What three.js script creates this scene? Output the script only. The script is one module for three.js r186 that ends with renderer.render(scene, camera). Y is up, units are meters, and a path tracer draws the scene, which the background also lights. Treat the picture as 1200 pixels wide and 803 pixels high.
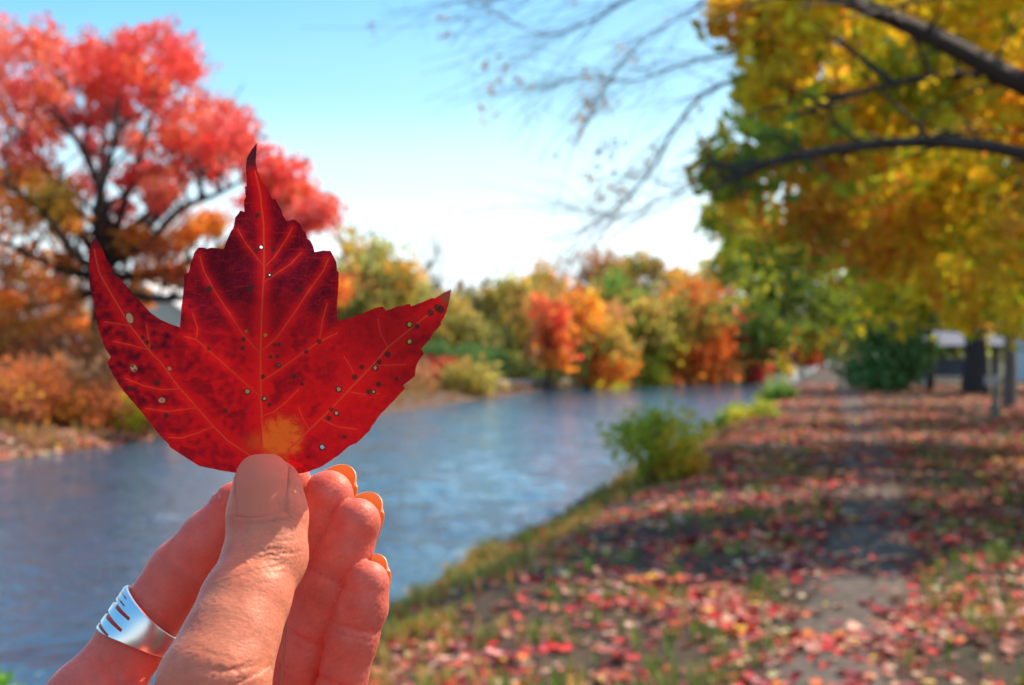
import * as THREE from 'three';
import { mergeGeometries, mergeVertices } from 'three/addons/utils/BufferGeometryUtils.js';
import { TessellateModifier } from 'three/addons/modifiers/TessellateModifier.js';
import { Brush, Evaluator, SUBTRACTION } from 'three-bvh-csg';
import { createNoise2D, createNoise3D } from 'simplex-noise';

// ------------------------------------------------------------------ camera, sky, sun, exposure
const scene = new THREE.Scene();
const EYE = 1.55, K = 0.23 / 401.5, HOR = 415, LEAF_D = 0.42;   // eye height; tangent per photo pixel; horizon row; metres to the held leaf
const camera = new THREE.PerspectiveCamera(2 * Math.atan(0.23) * 180 / Math.PI, 1024 / 685, 0.05, 3000);
camera.position.set(0, EYE, 0);
camera.rotation.x = Math.atan((HOR - 401.5) * K);
camera.focus = LEAF_D;
camera.userData.fStop = 20.5;
scene.add(camera);
const renderer = new THREE.WebGLRenderer({ antialias: true });
renderer.toneMapping = THREE.LinearToneMapping;
renderer.toneMappingExposure = 1.75;
renderer.shadowMap.enabled = true;

const SUN_AZ = 56 * Math.PI / 180, SUN_EL = 48 * Math.PI / 180;  // azimuth to the right of the view
const sunDir = new THREE.Vector3(Math.sin(SUN_AZ) * Math.cos(SUN_EL), Math.sin(SUN_EL), -Math.cos(SUN_AZ) * Math.cos(SUN_EL));
const sun = new THREE.DirectionalLight(0xffe9cc, 5.0);
sun.name = 'sun';
sun.position.copy(sunDir).multiplyScalar(120).add(new THREE.Vector3(8, 0, -40));
sun.target.position.set(8, 0, -40);
sun.castShadow = true;
sun.shadow.mapSize.set(4096, 4096);
Object.assign(sun.shadow.camera, { left: -110, right: 110, top: 110, bottom: -110, near: 1, far: 400 });
scene.add(sun, sun.target);

{ // clear autumn sky: pale at the horizon, blue above, brighter towards the sun
  const W = 1024, H = 512, data = new Float32Array(W * H * 4), d = new THREE.Vector3();
  const ss = (a, b, x) => { const t = Math.min(1, Math.max(0, (x - a) / (b - a))); return t * t * (3 - 2 * t); };
  const cols = [[0, [0.78, 0.84, 0.86]], [3, [0.7, 0.8, 0.84]], [7, [0.42, 0.64, 0.76]], [10, [0.2, 0.47, 0.68]], [14, [0.085, 0.34, 0.62]], [28, [0.075, 0.27, 0.57]], [55, [0.085, 0.24, 0.49]], [90, [0.085, 0.21, 0.42]]];
  for (let r = 0; r < H; r++) for (let c = 0; c < W; c++) {
    const up = ((r + 0.5) / H - 0.5) * Math.PI, ro = ((c + 0.5) / W - 0.5) * 2 * Math.PI;
    d.set(Math.cos(ro) * Math.cos(up), Math.sin(up), Math.sin(ro) * Math.cos(up));
    const e = Math.max(0, up * 180 / Math.PI), g = Math.acos(Math.min(1, d.dot(sunDir))) * 180 / Math.PI;
    let i = 0; while (i < cols.length - 2 && e > cols[i + 1][0]) i++;
    const t = ss(cols[i][0], cols[i + 1][0], e) * 0.4 + 0.6 * Math.min(1, (e - cols[i][0]) / (cols[i + 1][0] - cols[i][0]));
    const glow = 0.72 * Math.exp(-Math.pow(g / 43, 2));
    for (let k = 0; k < 3; k++) data[(r * W + c) * 4 + k] = cols[i][1][k] * (1 - t) + cols[i + 1][1][k] * t + glow * [1, 0.95, 0.86][k];
    data[(r * W + c) * 4 + 3] = 1;
  }
  const sky = new THREE.DataTexture(data, W, H, THREE.RGBAFormat, THREE.FloatType);
  sky.mapping = THREE.EquirectangularReflectionMapping; sky.magFilter = THREE.LinearFilter; sky.needsUpdate = true;
  scene.background = sky; scene.environment = sky;
}

// ------------------------------------------------------------------ helpers
const V = (x, y, z) => new THREE.Vector3(x, y, z);
function mul(seed) { return () => { seed = (seed + 0x6d2b79f5) | 0; let t = Math.imul(seed ^ (seed >>> 15), 1 | seed); t = (t + Math.imul(t ^ (t >>> 7), 61 | t)) ^ t; return ((t ^ (t >>> 14)) >>> 0) / 4294967296; }; }
const n2 = createNoise2D(mul(11)), n3 = createNoise3D(mul(23));
const clamp = (x, a, b) => Math.min(b, Math.max(a, x)), lerp = (a, b, t) => a + (b - a) * t;
const sstep = (a, b, x) => { const t = clamp((x - a) / (b - a), 0, 1); return t * t * (3 - 2 * t); };
const rgb = (r, g, b) => new THREE.Color().setRGB(r, g, b);
const at = (px, py, D) => V((px - 600) * K * D, EYE + (HOR - py) * K * D, -D);   // a place in the world at depth D metres
const used = {};
function numbered(n) { const k = used[n] = (used[n] ?? -1) + 1; return k ? n + '_' + String(k).padStart(3, '0') : n; }
function tag(o, label, category, group, kind) { o.userData.label = label; o.userData.category = category; if (group) o.userData.group = group; if (kind) o.userData.kind = kind; return o; }
function top(o, name) { o.name = numbered(name); scene.add(o); return o; }
function part(name, geo, mat, parent) { const m = new THREE.Mesh(geo, mat); m.name = name; parent.add(m); return m; }
function thing(name, label, category, pos, group) { const g = new THREE.Group(); g.position.copy(pos); top(g, name); return tag(g, label, category, group); }
function pw(table, x) { // piecewise linear
  if (x <= table[0][0]) { const [a, b] = table; return a[1] + (x - a[0]) * (b[1] - a[1]) / (b[0] - a[0]); }
  for (let i = 1; i < table.length; i++) if (x <= table[i][0]) { const a = table[i - 1], b = table[i]; return lerp(a[1], b[1], (x - a[0]) / (b[0] - a[0])); }
  const a = table[table.length - 2], b = table[table.length - 1]; return b[1] + (x - b[0]) * (b[1] - a[1]) / (b[0] - a[0]);
}
function tube(pts, radii, sides = 7) { // tapered tube with closed end, uv in metres
  const n = pts.length, pos = [], uv = [], idx = [];
  let N = V(0, 0, 1), len = 0;
  for (let i = 0; i < n; i++) {
    const T = pts[Math.min(n - 1, i + 1)].clone().sub(pts[Math.max(0, i - 1)]).normalize();
    if (i) len += pts[i].distanceTo(pts[i - 1]);
    if (Math.abs(N.dot(T)) > 0.95) N = Math.abs(T.y) < 0.8 ? V(0, 1, 0) : V(1, 0, 0);
    N = N.clone().addScaledVector(T, -N.dot(T)).normalize();
    const B = T.clone().cross(N);
    for (let s = 0; s <= sides; s++) {
      const a = s / sides * Math.PI * 2, p = pts[i].clone().addScaledVector(N, Math.cos(a) * radii[i]).addScaledVector(B, Math.sin(a) * radii[i]);
      pos.push(p.x, p.y, p.z); uv.push(s / sides * 6.28 * radii[0], len);
    }
  }
  for (let i = 0; i < n - 1; i++) for (let s = 0; s < sides; s++) { const a = i * (sides + 1) + s, b = a + sides + 1; idx.push(a, a + 1, b, a + 1, b + 1, b); }
  for (const e of [0, n - 1]) { const c = pos.length / 3; pos.push(pts[e].x, pts[e].y, pts[e].z); uv.push(0, 0); for (let s = 0; s < sides; s++) { const a = e * (sides + 1) + s; e ? idx.push(a, a + 1, c) : idx.push(a + 1, a, c); } }
  const g = new THREE.BufferGeometry();
  g.setAttribute('position', new THREE.Float32BufferAttribute(pos, 3)); g.setAttribute('uv', new THREE.Float32BufferAttribute(uv, 2)); g.setIndex(idx); g.computeVertexNormals();
  return g;
}
function spline(pts, radii, n) { // smooth a control polyline
  const c = new THREE.CatmullRomCurve3(pts), P = [], R = [];
  for (let i = 0; i <= n; i++) { const t = i / n, f = t * (pts.length - 1), k = Math.min(pts.length - 2, Math.floor(f)); P.push(c.getPoint(t)); R.push(lerp(radii[k], radii[k + 1], f - k)); }
  return [P, R];
}
function noiseTexture(size, fn, srgb) {
  const data = new Uint8Array(size * size * 4);
  for (let y = 0; y < size; y++) for (let x = 0; x < size; x++) { const c = fn(x / size, y / size), o = (y * size + x) * 4; for (let k = 0; k < 3; k++) data[o + k] = clamp((Array.isArray(c) ? c[k] : c) * 255, 0, 255); data[o + 3] = 255; }
  const t = new THREE.DataTexture(data, size, size); t.wrapS = t.wrapT = THREE.RepeatWrapping; t.magFilter = THREE.LinearFilter; if (srgb) t.colorSpace = THREE.SRGBColorSpace; t.needsUpdate = true; return t;
}
const tn = (u, v, f, o = 0) => { // tileable noise: frequency f per tile
  const a = u * 6.2832, b = v * 6.2832, r = f / 6.2832;
  return n3(Math.cos(a) * r + o, Math.sin(a) * r + Math.cos(b) * r, Math.sin(b) * r + o * 0.7);
};

// ------------------------------------------------------------------ the lie of the land
const WATER = -0.8;
const xNear = (D) => 0.2235 * D - 4.1 + 0.22 * n2(D * 0.22, 3) + 0.1 * n2(D * 0.8, 9);
const FAR = [[-20, -32], [20, -15.5], [32.8, -11.3], [41, -9.9], [58, -5.4], [77, -1.6], [102, 3.4], [124, 9.9], [160, 22], [205, 37], [260, 50.5], [900, 194]];
const xFar = (D) => pw(FAR, D) + 0.35 * n2(D * 0.12, 40) + 0.12 * n2(D * 0.5, 60);
function groundY(x, D) {
  const u = x - xNear(D), f = xFar(D) - x;
  if (u >= 0) { let y = WATER + 0.8 * sstep(-0.25, 2.3, u); y += 0.05 * n2(x * 0.5, D * 0.5) * sstep(0, 2, u) + 0.012 * n2(x * 3, D * 3); return y + 0.012 * Math.max(0, u - 14) * sstep(20, 60, D); }
  if (f >= 0) {
    const steep = 1 - 0.55 * sstep(45, 80, D);
    return WATER + 0.25 * sstep(-0.2, 1.6, f) + 1.5 * steep * sstep(0.8, 7, f) + 0.02 * Math.min(60, Math.max(0, f - 7)) + 0.08 * n2(x * 0.4, D * 0.4 + 30);
  }
  return WATER - 1.1 * Math.min(sstep(0, 3, -u), sstep(0, 3, -f)) - 0.02;
}
const PATH = [[-8, -1.9], [4, 0.75], [7, 1.5], [9.5, 2.2], [13.2, 3.15], [18.7, 4.55], [28.5, 6.75], [49, 11.2], [77, 17.3], [108, 23.9], [150, 33.2], [230, 51]];
const pathX = (D) => pw(PATH, D) + 0.08 * n2(D * 0.25, 77);
const pathHalf = (D) => 0.31 + 0.003 * D + 0.09 * n2(D * 0.5, 15);

// ------------------------------------------------------------------ materials
const soilMap = noiseTexture(512, (u, v) => {
  const a = tn(u, v, 9), b = tn(u, v, 40, 5), c = tn(u, v, 120, 9), g = clamp(0.5 + 0.7 * a + 0.35 * b, 0, 1), l = 0.56 + 0.3 * c + 0.2 * b;
  const m = clamp(0.5 + 0.9 * tn(u, v, 26, 3) + 0.5 * c, 0, 1);
  return [l * lerp(lerp(0.38, 0.31, g), 0.46, m * 0.7), l * lerp(lerp(0.27, 0.31, g), 0.25, m * 0.6), l * lerp(lerp(0.21, 0.15, g), 0.21, m * 0.6)];
}, true);
const M = {
  ground: new THREE.MeshStandardMaterial({ map: soilMap, roughness: 1, vertexColors: true }),
  path: new THREE.MeshStandardMaterial({ map: noiseTexture(512, (u, v) => { const l = 0.86 + 0.2 * tn(u, v, 14, 2) + 0.2 * tn(u, v, 60, 7) + 0.16 * tn(u, v, 160, 4); return [l * 0.34, l * 0.295, l * 0.26]; }, true), roughness: 0.95 }),
  bark: new THREE.MeshStandardMaterial({ map: noiseTexture(256, (u, v) => { const l = 0.75 + 0.3 * tn(u, v * 0.999, 30, 2) + 0.25 * tn(u, v, 60, 8); return [l * 0.30, l * 0.25, l * 0.22]; }, true), roughness: 0.95 }),
  greyBark: new THREE.MeshStandardMaterial({ map: noiseTexture(256, (u, v) => { const l = 0.8 + 0.25 * tn(u, v, 24, 4) + 0.2 * tn(u, v, 70, 3); return [l * 0.48, l * 0.45, l * 0.42]; }, true), roughness: 0.95 }),
  leaves: new THREE.MeshPhysicalMaterial({ color: 0xffffff, vertexColors: true, flatShading: true, roughness: 0.95, transmission: 0.56, thickness: 0, specularIntensity: 0.2, side: THREE.DoubleSide }),
  needles: new THREE.MeshPhysicalMaterial({ color: 0xffffff, vertexColors: true, flatShading: true, roughness: 0.95, transmission: 0.15, thickness: 0, specularIntensity: 0.25, side: THREE.DoubleSide }),
  litter: new THREE.MeshPhysicalMaterial({ color: 0xffffff, vertexColors: true, flatShading: true, roughness: 0.6, transmission: 0.2, thickness: 0, specularIntensity: 0.4, side: THREE.DoubleSide }),
  grass: new THREE.MeshPhysicalMaterial({ color: 0xffffff, vertexColors: true, flatShading: true, roughness: 0.8, transmission: 0.35, thickness: 0, specularIntensity: 0.4, side: THREE.DoubleSide }),
};

// ------------------------------------------------------------------ ground, water, path
{
  const rows = []; for (let D = -10; D < 900; D += Math.max(0.32, Math.abs(D) * 0.022)) rows.push(D); rows.push(1200);
  const near = []; for (let s = 0; s < 420; s += Math.max(0.22, s * 0.05)) near.push(s);
  const far = []; for (let s = 0; s < 700; s += Math.max(0.3, s * 0.07)) far.push(s);
  const mid = [0.02, 0.08, 0.2, 0.35, 0.5, 0.65, 0.8, 0.92, 0.98], n = far.length + mid.length + near.length;
  const pos = [], uv = [], col = [], idx = [];
  rows.forEach((D, r) => {
    const a = xFar(D), b = xNear(D), xs = [...[...far].reverse().map((s) => a - s), ...mid.map((t) => lerp(a, b, t)), ...near.map((s) => b + s)];
    xs.forEach((x, c) => {
      pos.push(x, groundY(x, D), -D); uv.push(x / 3.1, D / 3.1);
      const p = 0.5 + 0.5 * n2(x * 0.16, D * 0.16 + 9), q = 0.5 + 0.5 * n2(x * 0.7, D * 0.7);
      const u = x - b, f = a - x; let k = [1, 1, 1];
      if (f > -0.5) { const sand = 1 - sstep(0.9, 2.4 + q, f), lawn = sstep(7, 12, f) * sstep(55, 75, D); k = [lerp(1.2, 2.0, sand), lerp(1.05, 1.9, sand), lerp(0.95, 1.8, sand)]; k = k.map((z, i) => lerp(z, [0.75, 1.35, 0.45][i], lawn * (0.5 + 0.5 * p))); }
      else if (u > -0.5) { const g = sstep(0.5, 0.85, p * 0.6 + q * 0.4), wet = 1 - sstep(0, 0.6, u), lawn = sstep(45, 60, D) * sstep(8, 14, u); k = [lerp(1.05, 0.55, g), lerp(0.95, 1.0, g), lerp(0.9, 0.5, g)]; k = k.map((z, i) => lerp(z, [0.8, 1.9, 0.25][i], lawn)); k = k.map((z, i) => lerp(z, [0.55, 0.5, 0.45][i], wet)); }
      else k = [0.5, 0.5, 0.45];
      col.push(...k);
    });
    if (r) for (let c = 0; c < n - 1; c++) { const i = (r - 1) * n + c, j = i + n; idx.push(i, i + 1, j, i + 1, j + 1, j); }
  });
  const g = new THREE.BufferGeometry();
  g.setAttribute('position', new THREE.Float32BufferAttribute(pos, 3)); g.setAttribute('uv', new THREE.Float32BufferAttribute(uv, 2)); g.setAttribute('color', new THREE.Float32BufferAttribute(col, 3)); g.setIndex(idx); g.computeVertexNormals();
  const o = top(new THREE.Mesh(g, M.ground), 'ground'); tag(o, 'grassy river banks of brown leaf litter and sandy shore', 'ground', null, 'structure');
}
{
  const wr = mul(71), waves = []; // wind ripples running along the river: wavelength, direction, height
  for (let i = 0; i < 26; i++) { const L = 0.26 * Math.pow(1.09, i), a = (wr() - 0.5) * 1.9; waves.push([L, Math.sin(a) * 6.283 / L, Math.cos(a) * 6.283 / L, wr() * 6.283, L / 6.283 * (i < 10 ? 0.034 : 0.02)]); }
  const pos = [], uv = [], idx = [], C = 110; let r = 0, D = -12;
  for (; D < 800; r++) {
    const step = D < 6 ? 0.5 : Math.max(0.07, D * 0.0065), a = xFar(D) - 1.2, b = xNear(D) + 0.9, left = Math.max(a, -0.45 * Math.abs(D) - 4), dx = (b - left) / C;
    for (let c = 0; c <= C; c++) {
      const x = c === 0 ? a : lerp(left, b, c / C); let y = 0; const gust = 0.75 + 0.45 * n2(x * 0.09, D * 0.05 + 5);
      for (const [L, kx, kz, ph, h] of waves) if (L > step * 3 && L > dx * 2.2) y += h * Math.sin(kx * x + kz * D + ph);
      pos.push(x, WATER + y * gust * (D < 5 ? 0.3 : 1), -D); uv.push(x / 7, D / 7);
    }
    if (r) for (let c = 0; c < C; c++) { const i = (r - 1) * (C + 1) + c, j = i + C + 1; idx.push(i, i + 1, j, i + 1, j + 1, j); }
    D += step;
  }
  const g = new THREE.BufferGeometry();
  g.setAttribute('position', new THREE.Float32BufferAttribute(pos, 3)); g.setAttribute('uv', new THREE.Float32BufferAttribute(uv, 2)); g.setIndex(idx); g.computeVertexNormals();
  const ripple = noiseTexture(1024, (u, v) => 0.5 + 0.22 * tn(u, v, 16, 3) + 0.17 * tn(u, v, 34, 8) + 0.1 * tn(u, v, 70, 5) + 0.05 * tn(u, v, 150, 1));
  const water = new THREE.MeshPhysicalMaterial({ color: rgb(0.018, 0.075, 0.135), roughness: 0.04, ior: 1.42, specularIntensity: 1, bumpMap: ripple, bumpScale: 0.04 });
  const o = top(new THREE.Mesh(g, water), 'river_water'); tag(o, 'calm rippled river reflecting blue sky and autumn trees', 'river', null, 'structure');
}
{
  const pos = [], uv = [], idx = []; let r = 0; const C = 10;
  for (let D = -6; D < 220; D += Math.max(0.25, D * 0.02), r++) {
    for (let c = 0; c <= C; c++) { const s = c / C * 2 - 1, x = pathX(D) + s * pathHalf(D) * (1 + 0.16 * n2(D * 2.3, s > 0 ? 5 : 50)); pos.push(x, groundY(x, D) + 0.012 - 0.03 * Math.pow(Math.abs(s), 6), -D); uv.push(x / 1.7, D / 1.7); }
    if (r) for (let c = 0; c < C; c++) { const i = (r - 1) * (C + 1) + c, j = i + C + 1; idx.push(i, i + 1, j, i + 1, j + 1, j); }
  }
  const g = new THREE.BufferGeometry();
  g.setAttribute('position', new THREE.Float32BufferAttribute(pos, 3)); g.setAttribute('uv', new THREE.Float32BufferAttribute(uv, 2)); g.setIndex(idx); g.computeVertexNormals();
  const o = top(new THREE.Mesh(g, M.path), 'footpath'); tag(o, 'trodden grey dirt path along the river bank', 'path', null, 'structure');
}

// ------------------------------------------------------------------ foliage kit
function leafClump(rnd, n, size, spread) { // n folded pointed leaves round the origin: a template of corners and triangles
  const pos = [], idx = [], q = new THREE.Quaternion(), e = new THREE.Euler();
  for (let i = 0; i < n; i++) {
    const c = V(rnd() - 0.5, rnd() - 0.5, rnd() - 0.5).multiplyScalar(2 * spread), s = size * (0.7 + 0.6 * rnd()), o = pos.length / 3;
    q.setFromEuler(e.set(rnd() * 6.28, rnd() * 6.28, rnd() * 6.28));
    for (const p of [[0, -0.5, 0], [0.3, 0.02, 0.09], [0, 0.55, -0.04], [-0.3, 0.02, 0.09]]) { const w = V(...p).multiplyScalar(s).applyQuaternion(q).add(c); pos.push(w.x, w.y, w.z); }
    idx.push(o, o + 1, o + 2, o, o + 2, o + 3);
  }
  return { pos: new Float32Array(pos), idx, leaf: 4 };
}
const template = (g) => ({ pos: g.attributes.position.array, idx: g.index ? [...g.index.array] : [...Array(g.attributes.position.count).keys()], leaf: 1e9 });
const clumpNear = leafClump(mul(5), 9, 0.12, 0.17), clumpMid = leafClump(mul(6), 9, 0.2, 0.3), clumpFar = leafClump(mul(7), 8, 0.5, 0.46), clumpFine = leafClump(mul(8), 10, 0.07, 0.1);
const _m = new THREE.Matrix4(), _q = new THREE.Quaternion(), _e = new THREE.Euler(), _s = V(1, 1, 1);

function crown(name, parent, tpl, mat, items) { // all leaf clumps of one crown as one mesh; items: [{p, s, c, r}], p local to parent
  const nv = tpl.pos.length / 3, pos = new Float32Array(items.length * nv * 3), col = new Float32Array(items.length * nv * 3), idx = new Uint32Array(items.length * tpl.idx.length); let ci = 0;
  items.forEach((it, i) => {
    _q.setFromEuler(_e.set(it.r[0], it.r[1], it.r[2])); const m = _m.compose(it.p, _q, _s.setScalar(it.s)).elements, o = i * nv * 3; let j = 1;
    for (let k = 0; k < nv; k++) {
      const x = tpl.pos[k * 3], y = tpl.pos[k * 3 + 1], z = tpl.pos[k * 3 + 2], w = o + k * 3;
      if (tpl.leaf === 4 && k % 4 === 0) { ci = (ci * 1103515245 + 12345) & 0x7fffffff; j = 0.75 + 0.5 * (ci / 0x7fffffff); }
      pos[w] = m[0] * x + m[4] * y + m[8] * z + m[12]; pos[w + 1] = m[1] * x + m[5] * y + m[9] * z + m[13]; pos[w + 2] = m[2] * x + m[6] * y + m[10] * z + m[14];
      col[w] = Math.min(0.95, it.c.r * j); col[w + 1] = it.c.g * j; col[w + 2] = it.c.b * j;
    }
    for (let k = 0; k < tpl.idx.length; k++) idx[i * tpl.idx.length + k] = tpl.idx[k] + i * nv;
  });

  const g = new THREE.BufferGeometry(); g.setAttribute('position', new THREE.BufferAttribute(pos, 3)); g.setAttribute('color', new THREE.BufferAttribute(col, 3)); g.setIndex(new THREE.BufferAttribute(idx, 1));
  const o = new THREE.Mesh(g, mat); o.name = name; parent.add(o); return o;
}
function pick(rnd, palette) { // palette: [[weight, r, g, b], ...]
  let w = 0; for (const p of palette) w += p[0]; let x = rnd() * w;
  for (const p of palette) if ((x -= p[0]) <= 0) { const j = 0.8 + 0.4 * rnd(); return rgb(p[1] * j, p[2] * j * (0.93 + 0.14 * rnd()), p[3] * j); }
  return rgb(...palette[0].slice(1));
}
function blobItems(rnd, blobs, origin, palette, size, gap = 0.8, gapAt = 0, out = []) { // leaf clumps through irregular blobs: [center, radius, n, flatten, palette]
  for (const [c, R, n, fl = 0.8, pal = palette] of blobs) {
    const dom = pick(rnd, pal);
    const gs = () => (rnd() + rnd() + rnd() - 1.5) * 1.05;
    for (let i = 0; i < n; i++) {
      const p = V(gs(), gs() * fl, gs()).multiplyScalar(R * 1.12).add(c);
      if (n3(p.x * gap + 7, p.y * gap * 1.3, p.z * gap) < gapAt) continue;
      const col = rnd() < 0.55 ? dom.clone().multiplyScalar(0.85 + 0.3 * rnd()) : pick(rnd, pal);
      out.push({ p: p.sub(origin), s: size * (0.7 + 0.7 * rnd()), c: col, r: [rnd() * 6.28, rnd() * 6.28, rnd() * 6.28] });
    }
  }
  return out;
}
function limbTo(rnd, from, to, r0, r1, sag = 0.12, n = 6) {
  const L = from.distanceTo(to), mid = from.clone().lerp(to, 0.5); mid.y += L * sag * (rnd() * 1.4 - 0.2); mid.x += L * 0.12 * (rnd() - 0.5); mid.z += L * 0.12 * (rnd() - 0.5);
  return tube(...spline([from, mid, to], [r0, lerp(r0, r1, 0.6), r1], n), 6);
}
const PAL = {
  red: [[4, 0.62, 0.05, 0.05], [2, 0.72, 0.12, 0.06], [2, 0.7, 0.1, 0.12], [1, 0.45, 0.03, 0.04]],
  redTree: [[5, 0.86, 0.1, 0.08], [3, 0.9, 0.25, 0.1], [3, 0.88, 0.22, 0.18], [1, 0.62, 0.06, 0.06]],
  rust: [[3, 0.62, 0.2, 0.06], [2, 0.72, 0.34, 0.06], [2, 0.45, 0.16, 0.07]],
  orange: [[4, 0.88, 0.3, 0.04], [3, 0.88, 0.45, 0.05], [2, 0.8, 0.2, 0.05]],
  gold: [[4, 0.75, 0.42, 0.03], [2, 0.8, 0.5, 0.05], [1, 0.5, 0.4, 0.03]],
  yellowGreen: [[3, 0.5, 0.52, 0.05], [2, 0.36, 0.46, 0.05], [2, 0.7, 0.6, 0.05]],
  green: [[4, 0.18, 0.34, 0.06], [2, 0.28, 0.42, 0.06], [1, 0.45, 0.45, 0.06]],
  evergreen: [[4, 0.12, 0.24, 0.07], [2, 0.16, 0.28, 0.08]],
  olive: [[4, 0.42, 0.4, 0.1], [2, 0.52, 0.44, 0.08], [1, 0.3, 0.34, 0.08]],
  brown: [[3, 0.5, 0.27, 0.13], [2, 0.58, 0.33, 0.14], [1, 0.4, 0.26, 0.15]],
  canopy: [[5, 0.85, 0.62, 0.03], [3, 0.7, 0.62, 0.03], [5, 0.92, 0.6, 0.03], [2, 0.45, 0.52, 0.03], [1, 0.88, 0.4, 0.05]],
  canopyGreen: [[4, 0.3, 0.38, 0.04], [3, 0.48, 0.48, 0.04], [2, 0.18, 0.28, 0.04], [1, 0.75, 0.52, 0.04]],
};

// ------------------------------------------------------------------ trees
const gy = (x, D) => groundY(x, D);
const baseAt = (px, D) => { const x = (px - 600) * K * D; return V(x, gy(x, D) - 0.05, -D); };
// a broadleaf tree from its outline in the picture: base column, depth, and lobes of foliage with limbs reaching into each
function tree(name, label, group, { px, D, top: ty, w, palette, seed, low = 0.3, n = 900, lobes = 13, fl = 0.8, size = 1, bark = M.bark, lean = 0, geo, mat = M.leaves, mix }) {
  const rnd = mul(seed), b = baseAt(px, D), H = EYE + (HOR - ty) * K * D - b.y, W = w * K * D / 2, t = thing(name, label, 'tree', b, group);
  const y0 = H * low, rx = W, ry = (H - y0) / 2, cy = y0 + ry, rT = 0.018 * H + 0.07, parts = [];
  const fork = V(lean * H * 0.2, H * (low * 0.8 + 0.1), 0);
  parts.push(tube(...spline([V(0, -0.2, 0), V(lean * H * 0.08, fork.y * 0.5, 0), fork, V(lean * H * 0.3, H * 0.8, (rnd() - 0.5) * 0.4)], [rT * 1.35, rT, rT * 0.8, 0.03], 12), 8));
  const blobs = [];
  for (let i = 0; i < lobes; i++) {
    const a = i * 2.399 + rnd(), yy = -0.78 + 1.6 * (i + 0.5) / lobes + 0.16 * (rnd() - 0.5), rr = Math.sqrt(Math.max(0.05, 1 - yy * yy)) * (0.5 + 0.35 * rnd()), c = V(lean * H * 0.25 + Math.cos(a) * rr * rx, cy + yy * ry * 0.92, Math.sin(a) * rr * rx), R = Math.min(rx, ry) * (0.36 + 0.2 * rnd());
    blobs.push([c, R, Math.round(n / lobes), fl, mix && rnd() < 0.36 ? mix : palette]);
    parts.push(limbTo(rnd, V(lean * c.y * 0.25, Math.min(c.y - 0.1, lerp(fork.y, c.y, 0.35)), 0), c, rT * 0.42, rT * 0.08));
  }
  part('trunk', mergeGeometries(parts), bark, t);
  const g = geo ?? (D > 70 ? clumpFar : clumpMid), items = blobItems(rnd, blobs, V(0, 0, 0), palette, size * (D > 70 ? 0.75 + D / 400 : 1), 0.45);
  crown('crown', t, g, mat, items); return t;
}
function bareTree(name, label, group, { px, D, top: ty, w, seed, bark = M.greyBark, leaves = 0, palette = PAL.brown }) {
  const rnd = mul(seed), b = baseAt(px, D), H = EYE + (HOR - ty) * K * D - b.y, W = w * K * D / 2, t = thing(name, label, 'tree', b, group), parts = [], tips = [];
  const grow = (p, d, L, r, lvl) => {
    const pts = [p.clone()], rs = [r]; let q = p.clone(), dir = d.clone();
    for (let i = 0; i < 4; i++) { dir.add(V(rnd() - 0.5, (rnd() - 0.35) * 0.6, rnd() - 0.5).multiplyScalar(0.28)).normalize(); q = q.clone().addScaledVector(dir, L / 4); pts.push(q); rs.push(r * (1 - 0.2 * (i + 1))); }
    parts.push(tube(pts, rs, lvl > 2 ? 4 : 6)); tips.push(q);
    if (lvl >= 4) return;
    const k = lvl === 0 ? 7 : 4; for (let i = 0; i < k; i++) { const s = pts[1 + Math.floor(rnd() * 4)], a = rnd() * 6.28; grow(s, V(Math.cos(a) * W / H * 1.7, 0.75, Math.sin(a) * W / H * 1.7).addScaledVector(dir, 0.5).normalize(), L * (0.5 + 0.2 * rnd()), r * 0.45, lvl + 1); }
  };
  grow(V(0, -0.2, 0), V(0, 1, 0), H * 0.55, 0.014 * H + 0.04, 0);
  part('trunk', mergeGeometries(parts), bark, t);
  if (leaves) crown('crown', t, clumpMid, M.leaves, blobItems(rnd, tips.map((p) => [p, 0.5, leaves, 0.8]), V(0, 0, 0), palette, 0.8));
  return t;
}
function bush(name, label, group, { px, D, w, h, palette, seed, n = 260, geo = clumpFine, size = 1, stems = 7, category = 'shrub', up = 0, mat = M.leaves, x }) {
  const rnd = mul(seed), xx = x ?? (px - 600) * K * D, b = V(xx, gy(xx, D) - 0.03, -D), W = w / 2, t = thing(name, label, category, b, group), parts = [], blobs = [];
  for (let i = 0; i < stems; i++) { const a = i * 2.4 + rnd(), r = W * (0.25 + 0.6 * rnd()), c = V(Math.cos(a) * r, h * (0.35 + 0.5 * rnd() * (1 - 0.4 * r / W)) + up, Math.sin(a) * r); blobs.push([c, W * (0.3 + 0.16 * rnd()) + 0.03, Math.round(n / stems), 0.9]); parts.push(limbTo(rnd, V(c.x * 0.12, 0, c.z * 0.12), c.clone().add(V(0, W * 0.2, 0)), 0.008 + 0.008 * h, 0.003, 0.05, 4)); }
  part('stems', mergeGeometries(parts), M.bark, t);
  crown('foliage', t, geo, mat, blobItems(rnd, blobs, V(0, 0, 0), palette, size, 2.2)); return t;
}

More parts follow.
